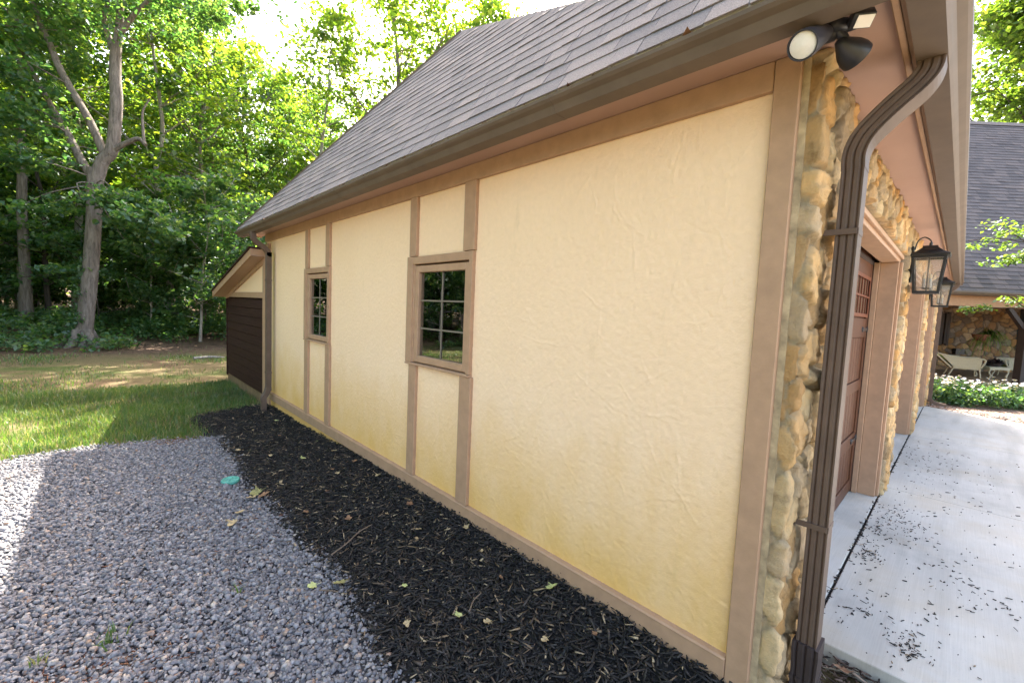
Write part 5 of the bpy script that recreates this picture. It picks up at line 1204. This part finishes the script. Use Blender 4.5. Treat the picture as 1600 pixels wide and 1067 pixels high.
# daisies, boulder, path light
def daisy_plant(x, y, seed, s):
    r = np.random.default_rng(seed); t = empty('daisy_plant', (x, y, -0.02))
    C = [(r.normal(0, 0.16), r.normal(0, 0.16), r.uniform(0.10, 0.38)) for _ in range(16)]
    V, F = leaf_cloud(C, [0.14] * 16, 48, 0.055, r, 1.0, 0.1); link('foliage', np_mesh('foliage', V, F), M['leafC'], t)
    st_ = MB()
    for k in range(9):
        pb_ = MB(); ey_ = MB(); a = r.uniform(0, 6.28); q = 0.30 * math.sqrt(r.uniform(0, 1)); c = Vector((q * math.cos(a), q * math.sin(a), r.uniform(0.46, 0.58) - 0.25 * q)); R_ = Matrix.Rotation(r.normal(0, 0.3), 3, 'X') @ Matrix.Rotation(r.normal(0, 0.3), 3, 'Y')
        for m in range(12):
            b = 2 * math.pi * m / 12; d = Vector((math.cos(b), math.sin(b), 0)); e = Vector((-math.sin(b), math.cos(b), 0))
            pb_.add([c + R_ @ (d * 0.008), c + R_ @ (d * 0.026 + e * 0.008 + Vector((0, 0, 0.003))), c + R_ @ (d * 0.042), c + R_ @ (d * 0.026 - e * 0.008 + Vector((0, 0, 0.003)))], [(0, 1, 2, 3)])
        ey_.lathe([(0.0, -0.004), (0.011, -0.002), (0.010, 0.005), (0.0, 0.008)], c, 8)
        fl_ = pb_.build('flower', M['petal'], t); ey_.build('flower_centre', M['daisyeye'], fl_); st_.tube([(c.x * 0.6, c.y * 0.6, 0.1), tuple(c)], 0.0025, 4)
    st_.build('stem', M['leafC'], t)
    t.scale = (s,) * 3; return t
dp_ = [daisy_plant(0, 0, 300 + i, 1.0) for i in range(3)]
spots = [(11.25, -0.25), (11.45, -0.62), (11.75, -0.92), (12.0, -1.22), (12.2, -1.5), (11.65, -0.18), (11.9, -0.5), (12.2, -0.8), (12.45, -1.1), (12.65, -1.42), (12.15, -0.12), (12.4, -0.42), (12.7, -0.72), (12.95, -1.05), (11.2, -0.05), (11.55, -0.4)]
for i, (x, y) in enumerate(spots):
    o = dp_[i] if i < 3 else copy_tree(dp_[i % 3])
    o.location = (x, y, -0.03); o.rotation_euler = (0, 0, R.uniform(0, 6.28)); s = R.uniform(0.85, 1.1); o.scale = (s, s, s)
    tag(o, 'white daisy plant in the bed in front of the porch', 'daisies', 'daisy plants in front of the porch')
def boulder(x, y, s, seed, label):
    bm = bmesh.new(); bmesh.ops.create_icosphere(bm, subdivisions=4, radius=1.0); r = random.Random(seed)
    cuts_ = [(Vector((r.gauss(0, 1), r.gauss(0, 1), r.gauss(0.2, 1))).normalized(), r.uniform(0.62, 0.9)) for _ in range(16)]
    for v in bm.verts:
        for n_, d in cuts_:
            e = v.co.dot(n_) - d
            if e > 0: v.co -= n_ * e * 0.9
        v.co += v.co.normalized() * 0.05 * (float(fbm(np.array([v.co.x * 3 + v.co.z]), np.array([v.co.y * 3]), 5)[0]) - 0.5)
        v.co = Vector((v.co.x * s[0], v.co.y * s[1], v.co.z * s[2]))
    me = bpy.data.meshes.new('boulder'); bm.to_mesh(me); bm.free(); o = link('boulder', me, M['rock']); o.location = (x, y, s[2] * 0.35 - 0.02); tag(o, label, 'boulder'); return o
boulder(12.60, -1.86, (0.34, 0.30, 0.26), 4, 'pale grey boulder at the right end of the daisy bed')
gl_ = empty('path_light', (11.15, -0.20, -0.02), label='small pale stake light in front of the daisies by the far downspout', cat='garden light')
MB().tube([(0, 0, -0.02), (0.03, -0.02, 0.26)], 0.010, 8).build('stake', M['twig'], gl_)
MB().lathe([(0.0, 0.0), (0.022, 0.004), (0.042, 0.05), (0.045, 0.085), (0.0, 0.07)], (0.032, -0.02, 0.25), 14, Matrix.Rotation(0.5, 3, 'Y')).build('lamp_head', M['wicker'], gl_)
# gravel strip by the driveway end
n = 2600; xy = np.stack([r.uniform(9.2, 12.4, n), r.uniform(-2.4, 0.2, n)], -1); t_ = xy[:, 0] - dw_far(xy[:, 1]); ok = (t_ > 0.03) & (t_ < 0.75 + r.normal(0, .12, n)); xy = xy[ok]
Vs, Fs = stones(len(xy), xy, np.full(len(xy), -0.03), r, 0.02, 0.07); o = link('gravel_strip', np_mesh('gravel_strip', Vs, Fs), m_island('brown_gravel', [(0, (0.10, 0.075, 0.06)), (0.6, (0.24, 0.18, 0.15)), (1, (0.45, 0.38, 0.33))], 0.85)); tag(o, kind='stuff', label='brown stone strip along the far end of the driveway', cat='gravel')

# trees at the right
w_, (V, F), _ = tree_parts(501, h=29, tr=0.45, cb=0.14, spread=10.0, nl=64, per=80, lsize=0.42, crad=2.2)
tx, ty = house_xy(41.0, 34.0); t = empty('roadside_maple', (tx, ty, 0), label='big rounded tree rising behind the house roof', cat='tree'); w_.build('trunk', M['barkB'], t); link('crown', np_mesh('crown', V, F), M['leafO'], t)
w_, (V, F), _ = tree_parts(502, h=5.0, tr=0.07, cb=0.25, spread=2.3, nl=26, per=60, lsize=0.085, crad=0.36, droop=0.25)
tx, ty = house_xy(13.6, 9.6); t = empty('ornamental_tree', (tx, ty, 0), label='small ornamental tree with bright leaves in front of the house roof', cat='tree'); w_.build('trunk', M['barkB'], t); link('crown', np_mesh('crown', V, F), M['leafO'], t)
bpy.context.view_layer.update()
